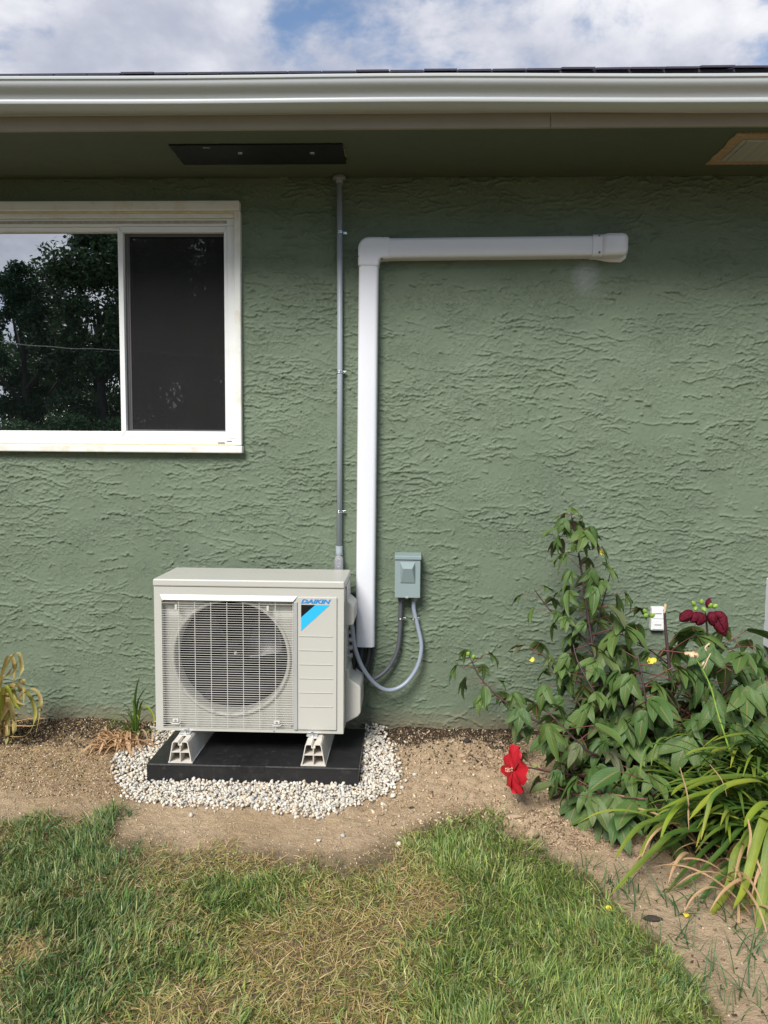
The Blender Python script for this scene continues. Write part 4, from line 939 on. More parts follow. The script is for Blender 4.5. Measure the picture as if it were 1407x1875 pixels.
def litter():
    pts, siz, cols = [], [], []
    def put(n, x0, x1, y0, y1, s0, s1, pal, cond=lambda x, y: True):
        k = 0
        while k < n:
            x = random.uniform(x0, x1); y = random.uniform(y0, y1); k += 1
            if not cond(x, y) or (-.60 < x < .21 and -.47 < y < 0): continue
            s = random.uniform(s0, s1)*random.choice((1, 1, .7)); pts.append((x, y, gz1(x, y)+s*.25)); siz.append(s); c = random.choice(pal); f = random.uniform(.75, 1.2); cols.append((c[0]*f, c[1]*f, c[2]*f))
    tan = [(.48, .37, .24), (.40, .29, .18), (.56, .45, .31), (.30, .21, .13)]; dark = [(.03, .025, .022), (.06, .042, .03), (.12, .08, .05), (.20, .14, .08)]; chip = [(.50, .40, .26), (.60, .50, .36), (.36, .25, .14), (.22, .14, .08), (.07, .05, .035)]
    put(7500, -1.5, -.45, -.55, -.01, .0018, .0052, chip); put(3000, -1.5, -.5, -.22, -.005, .002, .007, dark); put(1800, .15, 1.3, -.14, -.005, .002, .007, dark+tan[2:])
    put(5200, .2, 1.6, -.6, -.05, .0014, .0042, tan); put(1100, .2, 1.0, -.7, -.1, .003, .010, tan); put(500, .2, .75, -.3, -.02, .002, .008, dark); put(2600, .2, 1.3, -.85, -.1, .0014, .0038, tan); put(5000, -1.3, 1.0, -.95, -.5, .0014, .0042, tan+chip[1:2])
    put(700, .70, 1.02, -.80, -.58, .003, .010, [(.34, .245, .155), (.42, .31, .20), (.22, .15, .10)]); put(350, .55, .8, -.36, -.12, .003, .009, [(.34, .245, .155), (.2, .14, .09), (.42, .31, .2)])
    put(1200, .95, 1.7, -1.7, -.6, .0018, .006, tan+dark)
    o = scatter('soil_crumbs', pts, siz, cols, PV1b, M_LITTER, .8, .8); tag(o, 'crumbs of soil and wood chips scattered over the bare ground', 'soil', kind='stuff')
def lowpoly():
    out = []
    for k in range(6):
        rr = random.Random(k+50); v = np.array([(1, 0, 0), (-1, 0, 0), (0, 1, 0), (0, -1, 0), (0, 0, 1), (0, 0, -1)], float)*[1.3, .7, .5]
        v += np.array([[rr.uniform(-.25, .25) for _ in range(3)] for _ in range(6)])
        f = np.array([(0, 2, 4), (2, 1, 4), (1, 3, 4), (3, 0, 4), (2, 0, 5), (1, 2, 5), (3, 1, 5), (0, 3, 5)]); out.append((v, f))
    return out
PV1b = lowpoly(); litter()
M_CLOD = simple('clay clod', (.36, .26, .165), .9, var=.25, scale=60, bump=.003, bscale=120); M_CHAR = simple('dark bark chip', (.035, .026, .02), .85, var=.4, scale=60, bump=.003, bscale=120)
for (x, y, s, mt, lab) in ((855, 1384, (.016, .012, .014), M_CHAR, 'blackish bark lump on the sand between pad and bush'), (846, 1403, (.018, .013, .010), M_CLOD, 'cracked tan clod just below the black bark lump'), (812, 1439, (.021, .006, .006), M_CLOD, 'thin flat clod lying in the middle of the sand'),
                           (897, 1404, (.015, .01, .010), M_CLOD, 'brown clod left of the red flower'), (832, 1372, (.014, .006, .006), M_CHAR, 'dark bark sliver above the black lump'), (975, 1530, (.024, .018, .020), M_CLOD, 'large tan clod at the edge of the grass under the bush'),
                           (940, 1503, (.030, .009, .008), M_CLOD, 'long curled clod right of the grass tip'), (1196, 1672, (.028, .010, .008), M_CHAR, 'brown bark piece lying by the yellow petal in the bed'), (754, 1541-60, (.010, .005, .004), M_CHAR, 'brown chip on smooth sand left of the grass tip')):
    p = at(x, y, None, -.07); rock('soil_clod', (p.x, p.y, gz1(p.x, p.y)+s[2]*.5), s, mt, lab, 'clod', int(x)).rotation_euler = (0, 0, random.uniform(-.4, .4))

# ------------------------------------------------------------------ grass
def blades(x, y, L, W, lean, az, bend, c0, c1, zoff=None, seg=3):
    """strip blades: n x (seg+1) rows of two points, the last row pinched"""
    n = len(x); z = gz(x, y)-.004 + (0 if zoff is None else zoff); rows = []
    cols = []; dx, dy = np.cos(az), np.sin(az); wx, wy = -dy, dx; ang = lean.copy(); px_, py_, pz_ = x.copy(), y.copy(), z.copy()
    tw = rng.uniform(-.9, .9, n)
    for s in range(seg+1):
        t = s/seg; w = W*(1-t**2.2)*.5 + .00012
        a = tw*1.2; ox = wx*np.cos(a)*w; oy = wy*np.cos(a)*w; oz = np.sin(a)*w
        rows.append(np.stack([px_-ox, py_-oy, pz_-oz], -1)); rows.append(np.stack([px_+ox, py_+oy, pz_+oz], -1))
        c = c0*(1-t)+c1*t; cols += [c, c]
        st = L/seg; px_ = px_+dx*np.sin(ang)*st; py_ = py_+dy*np.sin(ang)*st; pz_ = pz_+np.cos(ang)*st; ang = ang+bend/seg
    V = np.stack(rows, 1).reshape(-1, 3); C = np.stack(cols, 1).reshape(-1, 3); k = 2*(seg+1)
    f = np.array([[2*s, 2*s+1, 2*s+3, 2*s+2] for s in range(seg)]); Fq = (np.arange(n)[:, None, None]*k+f[None]).reshape(-1, 4)
    V[:, 2] = np.maximum(V[:, 2], gz(V[:, 0], V[:, 1])+.001)
    return V, Fq, C
def blob(x, y, px, py, r, Zp=-.09):
    p = at(px, py, None, Zp); return np.exp(-(((x-p.x)**2+((y-p.y)*1.0)**2)/(r*r)))
GREENS = np.array([(.170, .280, .050), (.235, .340, .070), (.105, .205, .042), (.280, .360, .090), (.120, .235, .062), (.175, .265, .090)])
STRAWS = np.array([(.52, .38, .17), (.62, .48, .25), (.42, .29, .11), (.40, .34, .10), (.54, .35, .15), (.30, .32, .08)])
def lushmap(x, y):
    l = .56 + .62*(fbm(x, y, 5, 3)-.5)*1.7
    l += .75*ss(.30, .52, x) - .25*ss(1.1, 1.4, x)
    for (px, py, r, v) in ((60, 1600, .17, .75), (150, 1560, .13, .7), (225, 1510, .07, .9), (60, 1530, .12, .3), (160, 1690, .12, .5), (430, 1650, .10, .65), (330, 1760, .12, .35), (80, 1800, .10, .3), (200, 1590, .07, .6), (30, 1700, .08, .5),
                           (640, 1700, .10, -.40), (540, 1760, .07, -.35), (330, 1600, .10, -.25), (420, 1590, .10, -.30), (60, 1740, .07, -.7), (330, 1850, .08, -.7), (700, 1850, .10, -.2), (120, 1560, .04, -.5), (800, 1650, .09, -.65), (560, 1830, .06, -.3), (480, 1730, .07, -.6)):
        l = l + v*blob(x, y, px, py, r)
    return l
def grass():
    def cand(n, x0, x1, y0, y1): return rng.uniform(x0, x1, n), rng.uniform(y0, y1, n)
    Vs, Fs, Cs = [], [], []; b = 0
    def put(*a, **k):
        nonlocal b; V, Fq, C = blades(*a, **k); Vs.append(V); Fs.append(Fq+b); Cs.append(C); b += len(V)
    # living blades
    x, y = cand(205000, -1.35, 1.55, -2.15, -.5); e = yedge(x) - y + (fbm(x, y, 11, 4)-.5)*.24 + .02; l = lushmap(x, y)
    keep = (e > 0) & (rng.random(len(x)) < np.clip(l, .09, 1)*np.clip(e*6+.12, 0, 1)*np.where(y < -1.75, .6, 1)); x, y, l = x[keep], y[keep], l[keep]; n = len(x)
    tuft = fbm(x, y, 24, 2); az = fbm(x, y, 6, 2)*9 + rng.normal(0, 1.3, n)
    L = (rng.uniform(.019, .036, n)*(.72+.50*np.clip(l, 0, 1.1)))*(.45+1.15*tuft); long_ = rng.random(n) < .05; L = np.where(long_, L*1.6, L)
    lean = np.abs(rng.normal(.45, .30, n)) + .65*(1-np.clip(l, 0, 1)); bend = rng.uniform(.1, 1.1, n)
    gi = rng.integers(0, 6, n); c0 = GREENS[gi]*rng.uniform(.75, 1.25, (n, 1))
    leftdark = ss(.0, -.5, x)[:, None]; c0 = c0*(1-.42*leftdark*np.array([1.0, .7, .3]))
    yel = np.clip(rng.random(n)-.60+.75*(1-np.clip(l, 0, 1)), 0, .8)[:, None]; st = STRAWS[rng.integers(0, 6, n)]; c0 = c0*(1-yel)+st*yel; c1 = c0*1.0*(1-.35*(rng.random((n, 1)) < .35)) + st*.35*(rng.random((n, 1)) < .35)
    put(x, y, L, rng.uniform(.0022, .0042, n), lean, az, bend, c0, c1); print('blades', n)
    # dry, matted blades lying low between them
    x, y = cand(130000, -1.35, 1.5, -2.15, -.5); e = yedge(x) - y + (fbm(x, y, 11, 4)-.5)*.20 + .02; l = lushmap(x, y)
    keep = (e > 0) & (rng.random(len(x)) < np.clip(1.05-l, .10, .85)*np.clip(e*8+.3, 0, 1)); x, y, l = x[keep], y[keep], l[keep]; n = len(x)
    c = STRAWS[rng.integers(0, 6, n)]*rng.uniform(.6, 1.15, (n, 1)); put(x, y, rng.uniform(.014, .046, n), rng.uniform(.0008, .0018, n), rng.uniform(.9, 1.5, n), rng.uniform(0, 6.28, n), rng.uniform(-.3, .5, n), c, c, rng.uniform(.002, .012, n)); print('dry', n)
    # thin lawn beyond the frame
    x, y = cand(42000, -4.5, 4.5, -6.5, -2.1); keep = (yedge(x) > y); x, y = x[keep], y[keep]; n = len(x); c = GREENS[rng.integers(0, 6, n)]*rng.uniform(.8, 1.25, (n, 1))
    put(x, y, rng.uniform(.03, .06, n), rng.uniform(.004, .008, n), rng.uniform(.2, .8, n), rng.uniform(0, 6.28, n), rng.uniform(.1, .9, n), c, c, seg=2)
    x, y = cand(9000, -4.5, -1.3, -2.2, -.72); keep = (yedge(x) > y); x, y = x[keep], y[keep]; n = len(x); c = GREENS[rng.integers(0, 6, n)]
    put(x, y, rng.uniform(.03, .05, n), rng.uniform(.003, .006, n), rng.uniform(.2, .8, n), rng.uniform(0, 6.28, n), rng.uniform(.1, .9, n), c, c)
    me = np_mesh('grass', np.concatenate(Vs), np.concatenate(Fs), np.concatenate(Cs), [M_GRASS]); tag(link('grass', me), 'patchy lawn, lush green at right and straw coloured in the middle', 'grass', kind='stuff')
grass()
def weeds():
    xs, ys, Ls, Ws, lean, c = [], [], [], [], [], []
    def tuftp(px, py, n, L, W, spread=.02, col=None, ln=.5):
        p = at(px, py, None, -.08)
        for _ in range(n):
            xs.append(p.x+random.gauss(0, spread)); ys.append(p.y+random.gauss(0, spread)); Ls.append(random.uniform(.55, 1.1)*L); Ws.append(random.uniform(.7, 1.2)*W); lean.append(abs(random.gauss(ln, .25))); c.append(col or random.choice([(.05, .125, .04), (.07, .15, .045), (.035, .095, .035), (.10, .16, .05)]))
    for (px, py, n, L, W, s) in ((1120, 1620, 14, .10, .004, .02), (1080, 1590, 8, .08, .0035, .015), (1160, 1640, 16, .10, .004, .03), (1230, 1650, 18, .11, .004, .03), (1290, 1660, 16, .12, .004, .03), (1340, 1690, 18, .10, .004, .04), (1250, 1720, 16, .09, .0028, .02),
                                 (1235, 1790, 22, .06, .0025, .02), (1262, 1810, 26, .09, .0026, .012), (1300, 1780, 10, .10, .003, .02), (1350, 1800, 14, .12, .003, .03), (1390, 1750, 20, .12, .003, .03), (1395, 1830, 20, .10, .003, .03), (1330, 1850, 16, .07, .003, .03),
                                 (1190, 1700, 14, .07, .0028, .02), (1020, 1500, 6, .05, .003, .02), (490, 1462, 7, .035, .003, .012), (688, 1440, 7, .05, .002, .008), (640, 1470, 5, .035, .002, .01), (850, 1475, 5, .035, .002, .006), (893, 1500, 18, .05, .0024, .012),
                                 (225, 1500, 60, .045, .0022, .02), (250, 1556, 46, .035, .002, .014), (245, 1600, 60, .035, .002, .02), (135, 1515, 30, .03, .002, .03), (1060, 1600, 14, .06, .0028, .02), (100, 1420, 5, .02, .002, .01), (430, 1640, 120, .040, .0024, .035), (600, 1590, 26, .03, .002, .03), (690, 1590, 20, .03, .002, .03)):
        tuftp(px, py, n, L, W, s)
    x = np.array(xs); y = np.array(ys); n = len(x); c = np.array(c)
    V, Fq, C = blades(x, y, np.array(Ls), np.array(Ws), np.array(lean), rng.uniform(0, 6.28, n), rng.uniform(.3, 1.4, n), c, c*1.1, seg=5)
    tag(link('grass', np_mesh('weed_grass', V, Fq, C, [M_GRASS])), 'longer weedy grass tufts along the bed and on bare soil', 'grass', kind='stuff')
    # straw threads on the soil round the gravel
    n = 900; x = rng.uniform(-.9, .9, n); y = rng.uniform(-.88, -.5, n); keep = rng.random(n) < (.35+.65*(fbm(x, y, 8, 2) > .5)); x, y = x[keep], y[keep]; n = len(x)
    c = STRAWS[rng.integers(0, 2, n)]*rng.uniform(.6, 1.1, (n, 1)); V, Fq, C = blades(x, y, rng.uniform(.012, .045, n), rng.uniform(.0007, .0014, n), rng.uniform(1.3, 1.55, n), rng.uniform(0, 6.28, n), rng.uniform(-.2, .3, n), c, c, np.full(n, .004), seg=4)
    n2 = 1600; x = rng.uniform(-1.4, -.55, n2); y = rng.uniform(-.45, -.01, n2); c2 = STRAWS[rng.integers(0, 5, n2)]*rng.uniform(.35, 1.1, (n2, 1))
    V2, F2, C2 = blades(x, y, rng.uniform(.008, .03, n2), rng.uniform(.001, .0025, n2), rng.uniform(1.25, 1.55, n2), rng.uniform(0, 6.28, n2), rng.uniform(-.2, .3, n2), c2, c2, np.full(n2, .004), seg=2)
    tag(link('straw_litter', np_mesh('straw', np.concatenate([V, V2]), np.concatenate([Fq, F2+len(V)]), np.concatenate([C, C2]), [M_LITTER])), 'dry straw threads strewn over the soil by the wall and gravel', 'straw', kind='stuff')
weeds()

# ------------------------------------------------------------------ hibiscus
def lobe(V, F_, UVs, p0, d, nrm, length, width, droop, fold=.25, n=7, start=.12):
    """one leaf lobe: rows of 5 points along a drooping midrib"""
    p = Vector(p0); d = Vector(d).normalized(); nrm = Vector(nrm).normalized(); b = len(V); st = length/n
    side = d.cross(nrm).normalized()
    for i in range(n+1):
        t = i/n; tt = start+(1-start)*t; w = width*.5*(max(0, sin(pi*tt**.82)))**.85*(1.0 if i < n else .02); rip = .06*width*sin(t*9+length*90)
        for k, (s, dz) in enumerate(((-1, fold+.06), (-.55, fold*.42), (0, 0), (.55, fold*.42), (1, fold+.06))):
            q = p + side*s*w + nrm*(abs(s)*w*dz*1.0 + (rip if abs(s) == 1 else 0)); V.append(q); UVs.append((.5+s*.5, t))
        ax = side; d = (Matrix.Rotation(-droop/n, 3, ax) @ d).normalized(); nrm = side.cross(d).normalized(); p = p+d*st
    for i in range(n):
        for k in range(4): F_.append((b+i*5+k, b+i*5+k+1, b+(i+1)*5+k+1, b+(i+1)*5+k))
def leafmesh(kind, seed, pet=.8):
    """petiole leaves the origin along +X rising; blade hangs from its end"""
    rr = random.Random(seed); V, F_, U = [], [], []; mi = []
    rise = rr.uniform(.15, .6); Lp = pet*rr.uniform(.75, 1.2)
    pts = [Vector((Lp*t*cos(rise*(1-.6*t)), 0, Lp*t*sin(rise)*(1-.25*t))) for t in (0, .35, .7, 1)]
    m = MB(); m.tube(pts, [.019, .014, .013, .013], 5); V += [Vector(v) for v in m.v]; F_ += m.f; U += [(.5, .5)]*len(m.v); mi += [1]*len(m.f)
    end = pts[-1]; dip = rr.uniform(.35, 1.15); d = Vector((cos(dip), 0, -sin(dip))); n = Vector((sin(dip), 0, cos(dip))); nf = len(F_)
    spec = {3: ((0, 1, .39), (42, .82, .31), (-42, .82, .31)), 5: ((0, 1, .30), (36, .86, .25), (-36, .86, .25), (78, .55, .19), (-78, .55, .19)), 1: ((0, 1.05, .44),), 2: ((0, 1, .36), (40, .66, .24), (-40, .50, .22))}[kind]
    for (a, l, w) in spec:
        an = R_(a+rr.uniform(-6, 6)); dd = Matrix.Rotation(an, 3, n) @ d; nn = n.copy()
        nn = (Matrix.Rotation(rr.uniform(-.25, .25), 3, dd) @ nn)
        lobe(V, F_, U, end-dd*.03, dd, nn, l*rr.uniform(.92, 1.06), w*rr.uniform(.9, 1.12), rr.uniform(.35, 1.0)*(1.15 if a else 1), rr.uniform(.08, .30), start=.14 if kind != 1 else .06)
    mi += [0]*(len(F_)-nf)
    me = bpy.data.meshes.new('leaf'); me.from_pydata([tuple(v) for v in V], [], F_); me.materials.append(M_LEAF); me.materials.append(M_PETIOLE)
    me.polygons.foreach_set('material_index', mi); uvl = me.uv_layers.new(name='UVMap')
    li = np.zeros(len(me.loops), dtype=np.int32); me.loops.foreach_get('vertex_index', li); uvl.data.foreach_set('uv', np.array(U)[li].astype(np.float32).ravel()); smooth(me); return me
LEAVES = {k: [leafmesh(kd, s, k_pet) for kd, s in ((3, 1), (3, 2), (3, 3), (5, 4), (5, 5), (3, 6), (2, 7), (1, 8), (3, 9))] for k, k_pet in (('long', .85), ('short', .35))}
def stem_obj(parent, pts, r0, r1, mat=M_STEM):
    c = crm(pts, 6); n = len(c); m = MB(); m.tube(c, [r0+(r1-r0)*i/(n-1) for i in range(n)], 7); m.build('stem', mat, parent, sm=True); return c
def leaves_on(parent, c, s0, s1, step, kind='long', rnd=None, azc=None, spread=pi, t0=0.0, maxl=999, tend=1.0):
    """leaves along curve c (base to tip); size goes from s0 at the base to s1 at the tip"""
    rr = rnd; L = [0]
    for i in range(1, len(c)): L.append(L[-1]+(c[i]-c[i-1]).length)
    s = L[-1]*t0; az = rr.uniform(0, 6.28); k = 0
    while s <= L[-1]*tend+1e-4 and k < maxl:
        j = max(i for i in range(len(L)) if L[i] <= s+1e-9); j = min(j, len(c)-2); t = (s-L[j])/max(1e-6, L[j+1]-L[j]); p = c[j].lerp(c[j+1], min(1, t))
        f = s/L[-1]; sz = (s0+(s1-s0)*f)*rr.uniform(.74, 1.2)*1.24
        a = (az if azc is None else azc+rr.uniform(-spread, spread))
        d = p + Vector((cos(a), sin(a), 0))*sz*1.3
        if d.y > -.015: a = -a     # keep foliage in front of the wall
        o = link('leaf', rr.choice(LEAVES[kind]), parent, p-origin(parent)); o.scale = (sz, sz, sz*rr.uniform(.9, 1.1)); o.rotation_euler = (rr.uniform(-.3, .3), rr.uniform(-.35, .25), a)
        az += 2.4+rr.uniform(-.3, .3); s += step*.70*rr.uniform(.75, 1.25); k += 1
def px3(pts): return [at(x, y, Y) for x, y, Y in pts]
rb = random.Random(21)
hibA = thing('hibiscus_bush', 'tall hibiscus bush with one spire of leaves and a red flower low on its left', 'bush', (1.08, -.33, gz1(1.08, -.33)), 'hibiscus bushes against the wall')
A = [ # (pts base -> tip with depth), r0, r1, s0, s1, step, t0
 ([(1152, 1428, -.36), (1120, 1350, -.34), (1102, 1262, -.31), (1086, 1185, -.28), (1076, 1120, -.26), (1066, 1050, -.25), (1058, 1000, -.24), (1049, 948, -.24)], .0085, .0022, .105, .068, .024, .10),
 ([(1058, 1005, -.24), (1050, 970, -.235), (1046, 938, -.23)], .002, .0012, .050, .036, .012, .0),
 ([(1160, 1430, -.35), (1158, 1360, -.30), (1140, 1285, -.26), (1112, 1210, -.22), (1092, 1180, -.22)], .007, .003, .10, .09, .045, .25),
 ([(1140, 1425, -.34), (1080, 1375, -.33), (1010, 1335, -.31), (950, 1302, -.29), (905, 1268, -.27), (878, 1238, -.25), (862, 1206, -.24)], .006, .0022, .085, .055, .030, .18),
 ([(1150, 1440, -.38), (1100, 1428, -.45), (1040, 1418, -.52), (1000, 1412, -.57), (968, 1405, -.60)], .0055, .0025, .085, .07, .042, .2),
 ([(1150, 1440, -.38), (1110, 1395, -.48), (1070, 1370, -.52), (1030, 1330, -.52), (1000, 1300, -.50)], .0055, .0025, .10, .075, .036, .2),
 ([(1155, 1440, -.40), (1140, 1445, -.52), (1120, 1460, -.62), (1105, 1462, -.68)], .005, .003, .10, .10, .030, .3),
 ([(1160, 1440, -.40), (1170, 1420, -.52), (1178, 1424, -.62), (1186, 1432, -.68)], .005, .003, .10, .10, .034, .3),
 ([(1130, 1400, -.36), (1075, 1310, -.35), (1030, 1250, -.33), (1000, 1205, -.31), (975, 1195, -.30)], .005, .002, .09, .06, .036, .2),
 ([(1145, 1420, -.36), (1120, 1330, -.42), (1090, 1270, -.42), (1060, 1215, -.38), (1050, 1180, -.35)], .005, .002, .095, .075, .036, .25),
 ([(1085, 1185, -.28), (1050, 1150, -.27), (1015, 1125, -.26), (990, 1095, -.25), (978, 1078, -.25)], .0035, .0015, .065, .045, .034, .3),
 ([(1086, 1180, -.28), (1100, 1120, -.26), (1112, 1075, -.25), (1118, 1050, -.25)], .003, .0015, .07, .06, .05, .5),
 ([(1092, 1190, -.27), (1130, 1140, -.25), (1160, 1118, -.24)], .003, .0015, .08, .075, .05, .55),
 ([(1150, 1430, -.36), (1085, 1440, -.46), (1030, 1450, -.50)], .004, .002, .09, .08, .036, .3),
 ([(1155, 1435, -.38), (1160, 1480, -.58), (1150, 1500, -.66)], .004, .003, .10, .10, .03, .4),
 ([(1150, 1445, -.42), (1130, 1480, -.60), (1110, 1500, -.70)], .004, .003, .095, .095, .028, .4),
 ([(1160, 1445, -.42), (1180, 1470, -.60), (1190, 1485, -.70)], .004, .003, .095, .095, .030, .4),
 ([(1150, 1440, -.42), (1080, 1450, -.58), (1040, 1455, -.64)], .004, .002, .085, .075, .032, .4),
 ([(1150, 1430, -.36), (1150, 1350, -.42), (1160, 1300, -.44), (1165, 1250, -.42)], .004, .002, .10, .085, .034, .3),
]
for (pts, r0_, r1_, s0, s1, step, t0) in A:
    c = stem_obj(hibA, px3(pts), r0_, r1_); leaves_on(hibA, c, s0, s1, step, 'long', rb, t0=t0)
hibB = thing('hibiscus_bush', 'right hibiscus bush with wilted maroon buds and a cut top stem', 'bush', (1.32, -.36, gz1(1.32, -.36)), 'hibiscus bushes against the wall')
B = [
 ([(1215, 1440, -.38), (1228, 1350, -.35), (1231, 1290, -.33), (1226, 1220, -.31), (1220, 1160, -.30), (1217, 1117, -.30)], .0085, .0045, .115, .095, .036, .12),
 ([(1225, 1440, -.38), (1262, 1360, -.36), (1290, 1290, -.34), (1300, 1220, -.34), (1296, 1160, -.37), (1292, 1122, -.385)], .007, .003, .115, .10, .034, .15),
 ([(1225, 1440, -.38), (1300, 1370, -.33), (1350, 1300, -.28), (1380, 1240, -.26), (1392, 1190, -.25)], .007, .0025, .11, .085, .034, .18),
 ([(1215, 1430, -.38), (1200, 1350, -.44), (1185, 1290, -.46), (1175, 1235, -.44), (1168, 1200, -.42)], .005, .0025, .11, .085, .034, .2),
 ([(1228, 1340, -.35), (1265, 1290, -.42), (1290, 1260, -.46)], .004, .0025, .11, .11, .036, .25),
 ([(1222, 1215, -.31), (1190, 1190, -.34), (1165, 1180, -.36)], .003, .0015, .11, .10, .04, .3),
 ([(1225, 1440, -.38), (1330, 1390, -.26), (1400, 1330, -.20), (1440, 1250, -.2)], .006, .003, .11, .09, .036, .2),
 ([(1230, 1430, -.38), (1250, 1390, -.45), (1290, 1350, -.48), (1330, 1320, -.46)], .005, .003, .10, .095, .034, .25),
 ([(1230, 1440, -.38), (1290, 1330, -.42), (1330, 1260, -.44), (1350, 1205, -.43)], .006, .003, .105, .10, .030, .2),
 ([(1240, 1440, -.38), (1340, 1340, -.38), (1385, 1280, -.40), (1410, 1225, -.40)], .006, .003, .105, .10, .030, .3),
 ([(1215, 1440, -.42), (1225, 1470, -.58), (1235, 1480, -.68)], .004, .003, .09, .09, .03, .4),
 ([(1296, 1180, -.32), (1330, 1190, -.33), (1360, 1180, -.32)], .003, .0015, .10, .08, .03, .2),
]
for (pts, r0_, r1_, s0, s1, step, t0) in B:
    c = stem_obj(hibB, px3(pts), r0_, r1_); leaves_on(hibB, c, s0, s1, step, 'long', rb, t0=t0, tend=.78 if pts[-1][1] in (1122, 1117) else 1.0)
p = at(1217, 1112, -.30); m = MB(); m.tube([p-Vector((0, 0, .02)), p+Vector((.004, 0, .012))], [.0048, .0050], 8); m.build('cut_stub', M_BEIGE, hibB)

def petal(m, c, d, n, L, W, curl, rows=8, cols=7, ruff=.06, ph=0):
    d = d.normalized(); side = d.cross(n).normalized(); vs = []
    p = Vector(c)
    for i in range(rows):
        t = i/(rows-1); w = W*.5*(.18+.95*sin(pi*.5*min(1, t*1.25))**1.1)*(1 if t < .92 else .78)
        for j in range(cols):
            s = -1+2*j/(cols-1); q = p + side*s*w + n*(ruff*W*sin(s*5+ph+t*4)*t + .10*W*abs(s)) - d*(abs(s)**3)*W*.16*t
            vs.append(q)
        d = (Matrix.Rotation(curl/rows, 3, side) @ d).normalized(); n = side.cross(d)*-1 if side.cross(d).dot(n) < 0 else side.cross(d); p = p+d*(L/(rows-1))
    m.add(vs, [(i*cols+j, i*cols+j+1, (i+1)*cols+j+1, (i+1)*cols+j) for i in range(rows-1) for j in range(cols-1)])
# red flower: tilted disc seen from its left side
fp = at(944, 1409, -.61); fl = bpy.data.objects.new('flower', None); COL.objects.link(fl); fl.parent = hibA; fl.location = fp-hibA.location; fl['label'] = 'open red flower hanging at the lower left'
axis_ = Vector((-.935, -.35, .06)).normalized(); e1 = axis_.cross(Vector((0, 0, 1))).normalized(); e2 = e1.cross(axis_).normalized()
for k in range(5):
    th = 2*pi*k/5+.35; dd = (e1*cos(th)+e2*sin(th)); m = MB(); petal(m, fp + axis_*.001*k, dd+axis_*.22, axis_, 0.076, .074, -.60, ruff=.10, ph=k*1.3); m.build('petal', M_RED, fl, sm=True)
m = MB(); m.tube([fp, fp+axis_*.02, fp+axis_*.034+Vector((0, 0, .002))], [.003, .0024, .0016], 8); m.build('pistil', M_RED, fl, sm=True)
m = MB(); rr = random.Random(5)
for k in range(26):
    q = fp+axis_*rr.uniform(.010, .034); dv = (e1*cos(k*2.4)+e2*sin(k*2.4)); m.tube([q, q+dv*.0055+axis_*.001], .00045, 4); m.cyl(q+dv*.0055-Vector((0, 0, .0009)), .0012, .0018, n=6)
m.build('stamens', simple('cream stamens', (.75, .55, .38), .6), fl)
m = MB(); m.tube([fp-axis_*.022, fp-axis_*.01, fp+axis_*.001], [.006, .013, .012], 8); m.build('calyx', M_CALYX, fl, sm=True)
m = MB(); m.tube(crm([fp-axis_*.02, fp-axis_*.04, at(985, 1404, -.585)], 5), .0026, 6); m.build('flower_stalk', M_CALYX, fl, sm=True)
def bud(parent, name, c, d, L, r, mat, calyx=True, flute=.25, nf=5, twist=0.0):
    m = MB(); d = Vector(d).normalized(); ref = Vector((0, 0, 1)) if abs(d.z) < .9 else Vector((1, 0, 0)); a = d.cross(ref).normalized(); b = d.cross(a); n = 20; rows = 8; vs = []
    for i in range(rows):
        t = i/(rows-1); w = r*(sin(pi*(.08+.88*t))**.7)*(1-.25*t)
        for k in range(n):
            th = 2*pi*k/n + t*twist; f = 1+flute*sin(nf*th+t*2)*t; vs.append(Vector(c)+d*L*t+(a*cos(th)+b*sin(th))*w*f)
    m.add(vs, [(i*n+k, i*n+(k+1) % n, (i+1)*n+(k+1) % n, (i+1)*n+k) for i in range(rows-1) for k in range(n)]+[tuple(range(n)), tuple(range((rows-1)*n, rows*n))])
    o = m.build(name, mat, parent, sm=True)
    return o
rr = random.Random(11)
for (x, y, dx, dz, L, r) in ((1268, 1120, -.9, -.55, .050, .022), (1285, 1122, -.35, -.9, .040, .022), (1303, 1120, .1, -1, .042, .021), (1308, 1122, .9, -.4, .040, .017), (1318, 1120, .25, -.95, .060, .019), (1306, 1132, .75, -1.1, .062, .018), (1278, 1122, -.7, -.8, .038, .018)):
    bud(hibB, 'wilted_bud', at(x, y, -.39), (dx, -.35+rr.uniform(-.2, .2), dz), L*1.15, r*.92, M_MAROON, flute=.38, nf=8, twist=1.6)
bud(hibB, 'flower_bud', at(1297, 1113, -.39), (.1, 0, 1), .034, .012, M_MAROON, flute=.1)
for (x, y, dx, dz) in ((1272, 1108, -.6, .8), (1284, 1106, .0, 1), (1286, 1112, .3, -.4), (1298, 1112, .3, .8), (1305, 1112, .8, .6), (1275, 1112, -.3, -.2)):
    bud(hibB, 'seed_pod', at(x, y, -.39-rr.uniform(0, .01)), (dx, -.6, dz), .021, .0088, M_CALYX, flute=.16, nf=5)
for (x, y, Y) in ((856, 1200, -.24), (866, 1206, -.25), (1183, 1122, -.37), (1192, 1130, -.37), (1180, 1130, -.38)):
    par = hibA if x < 1000 else hibB; bud(par, 'flower_bud', at(x, y, Y), (rr.uniform(-.5, .5), -.5, .7), .020, .0085, M_CALYX, flute=.2)
def yflower(par, x, y, Y, s, seed, name='yellow_leaf'):
    rr = random.Random(seed); m = MB(); c = at(x, y, Y)
    for k in range(4): petal(m, c, Vector((rr.uniform(-1, 1), -.5, rr.uniform(-1, .6))), Vector((rr.uniform(-.3, .3), -1, .2)).normalized(), s, s*.8, rr.uniform(-.9, .9), rows=5, cols=5, ruff=.15, ph=k)
    return m.build(name, M_YELLOW, par, sm=True)
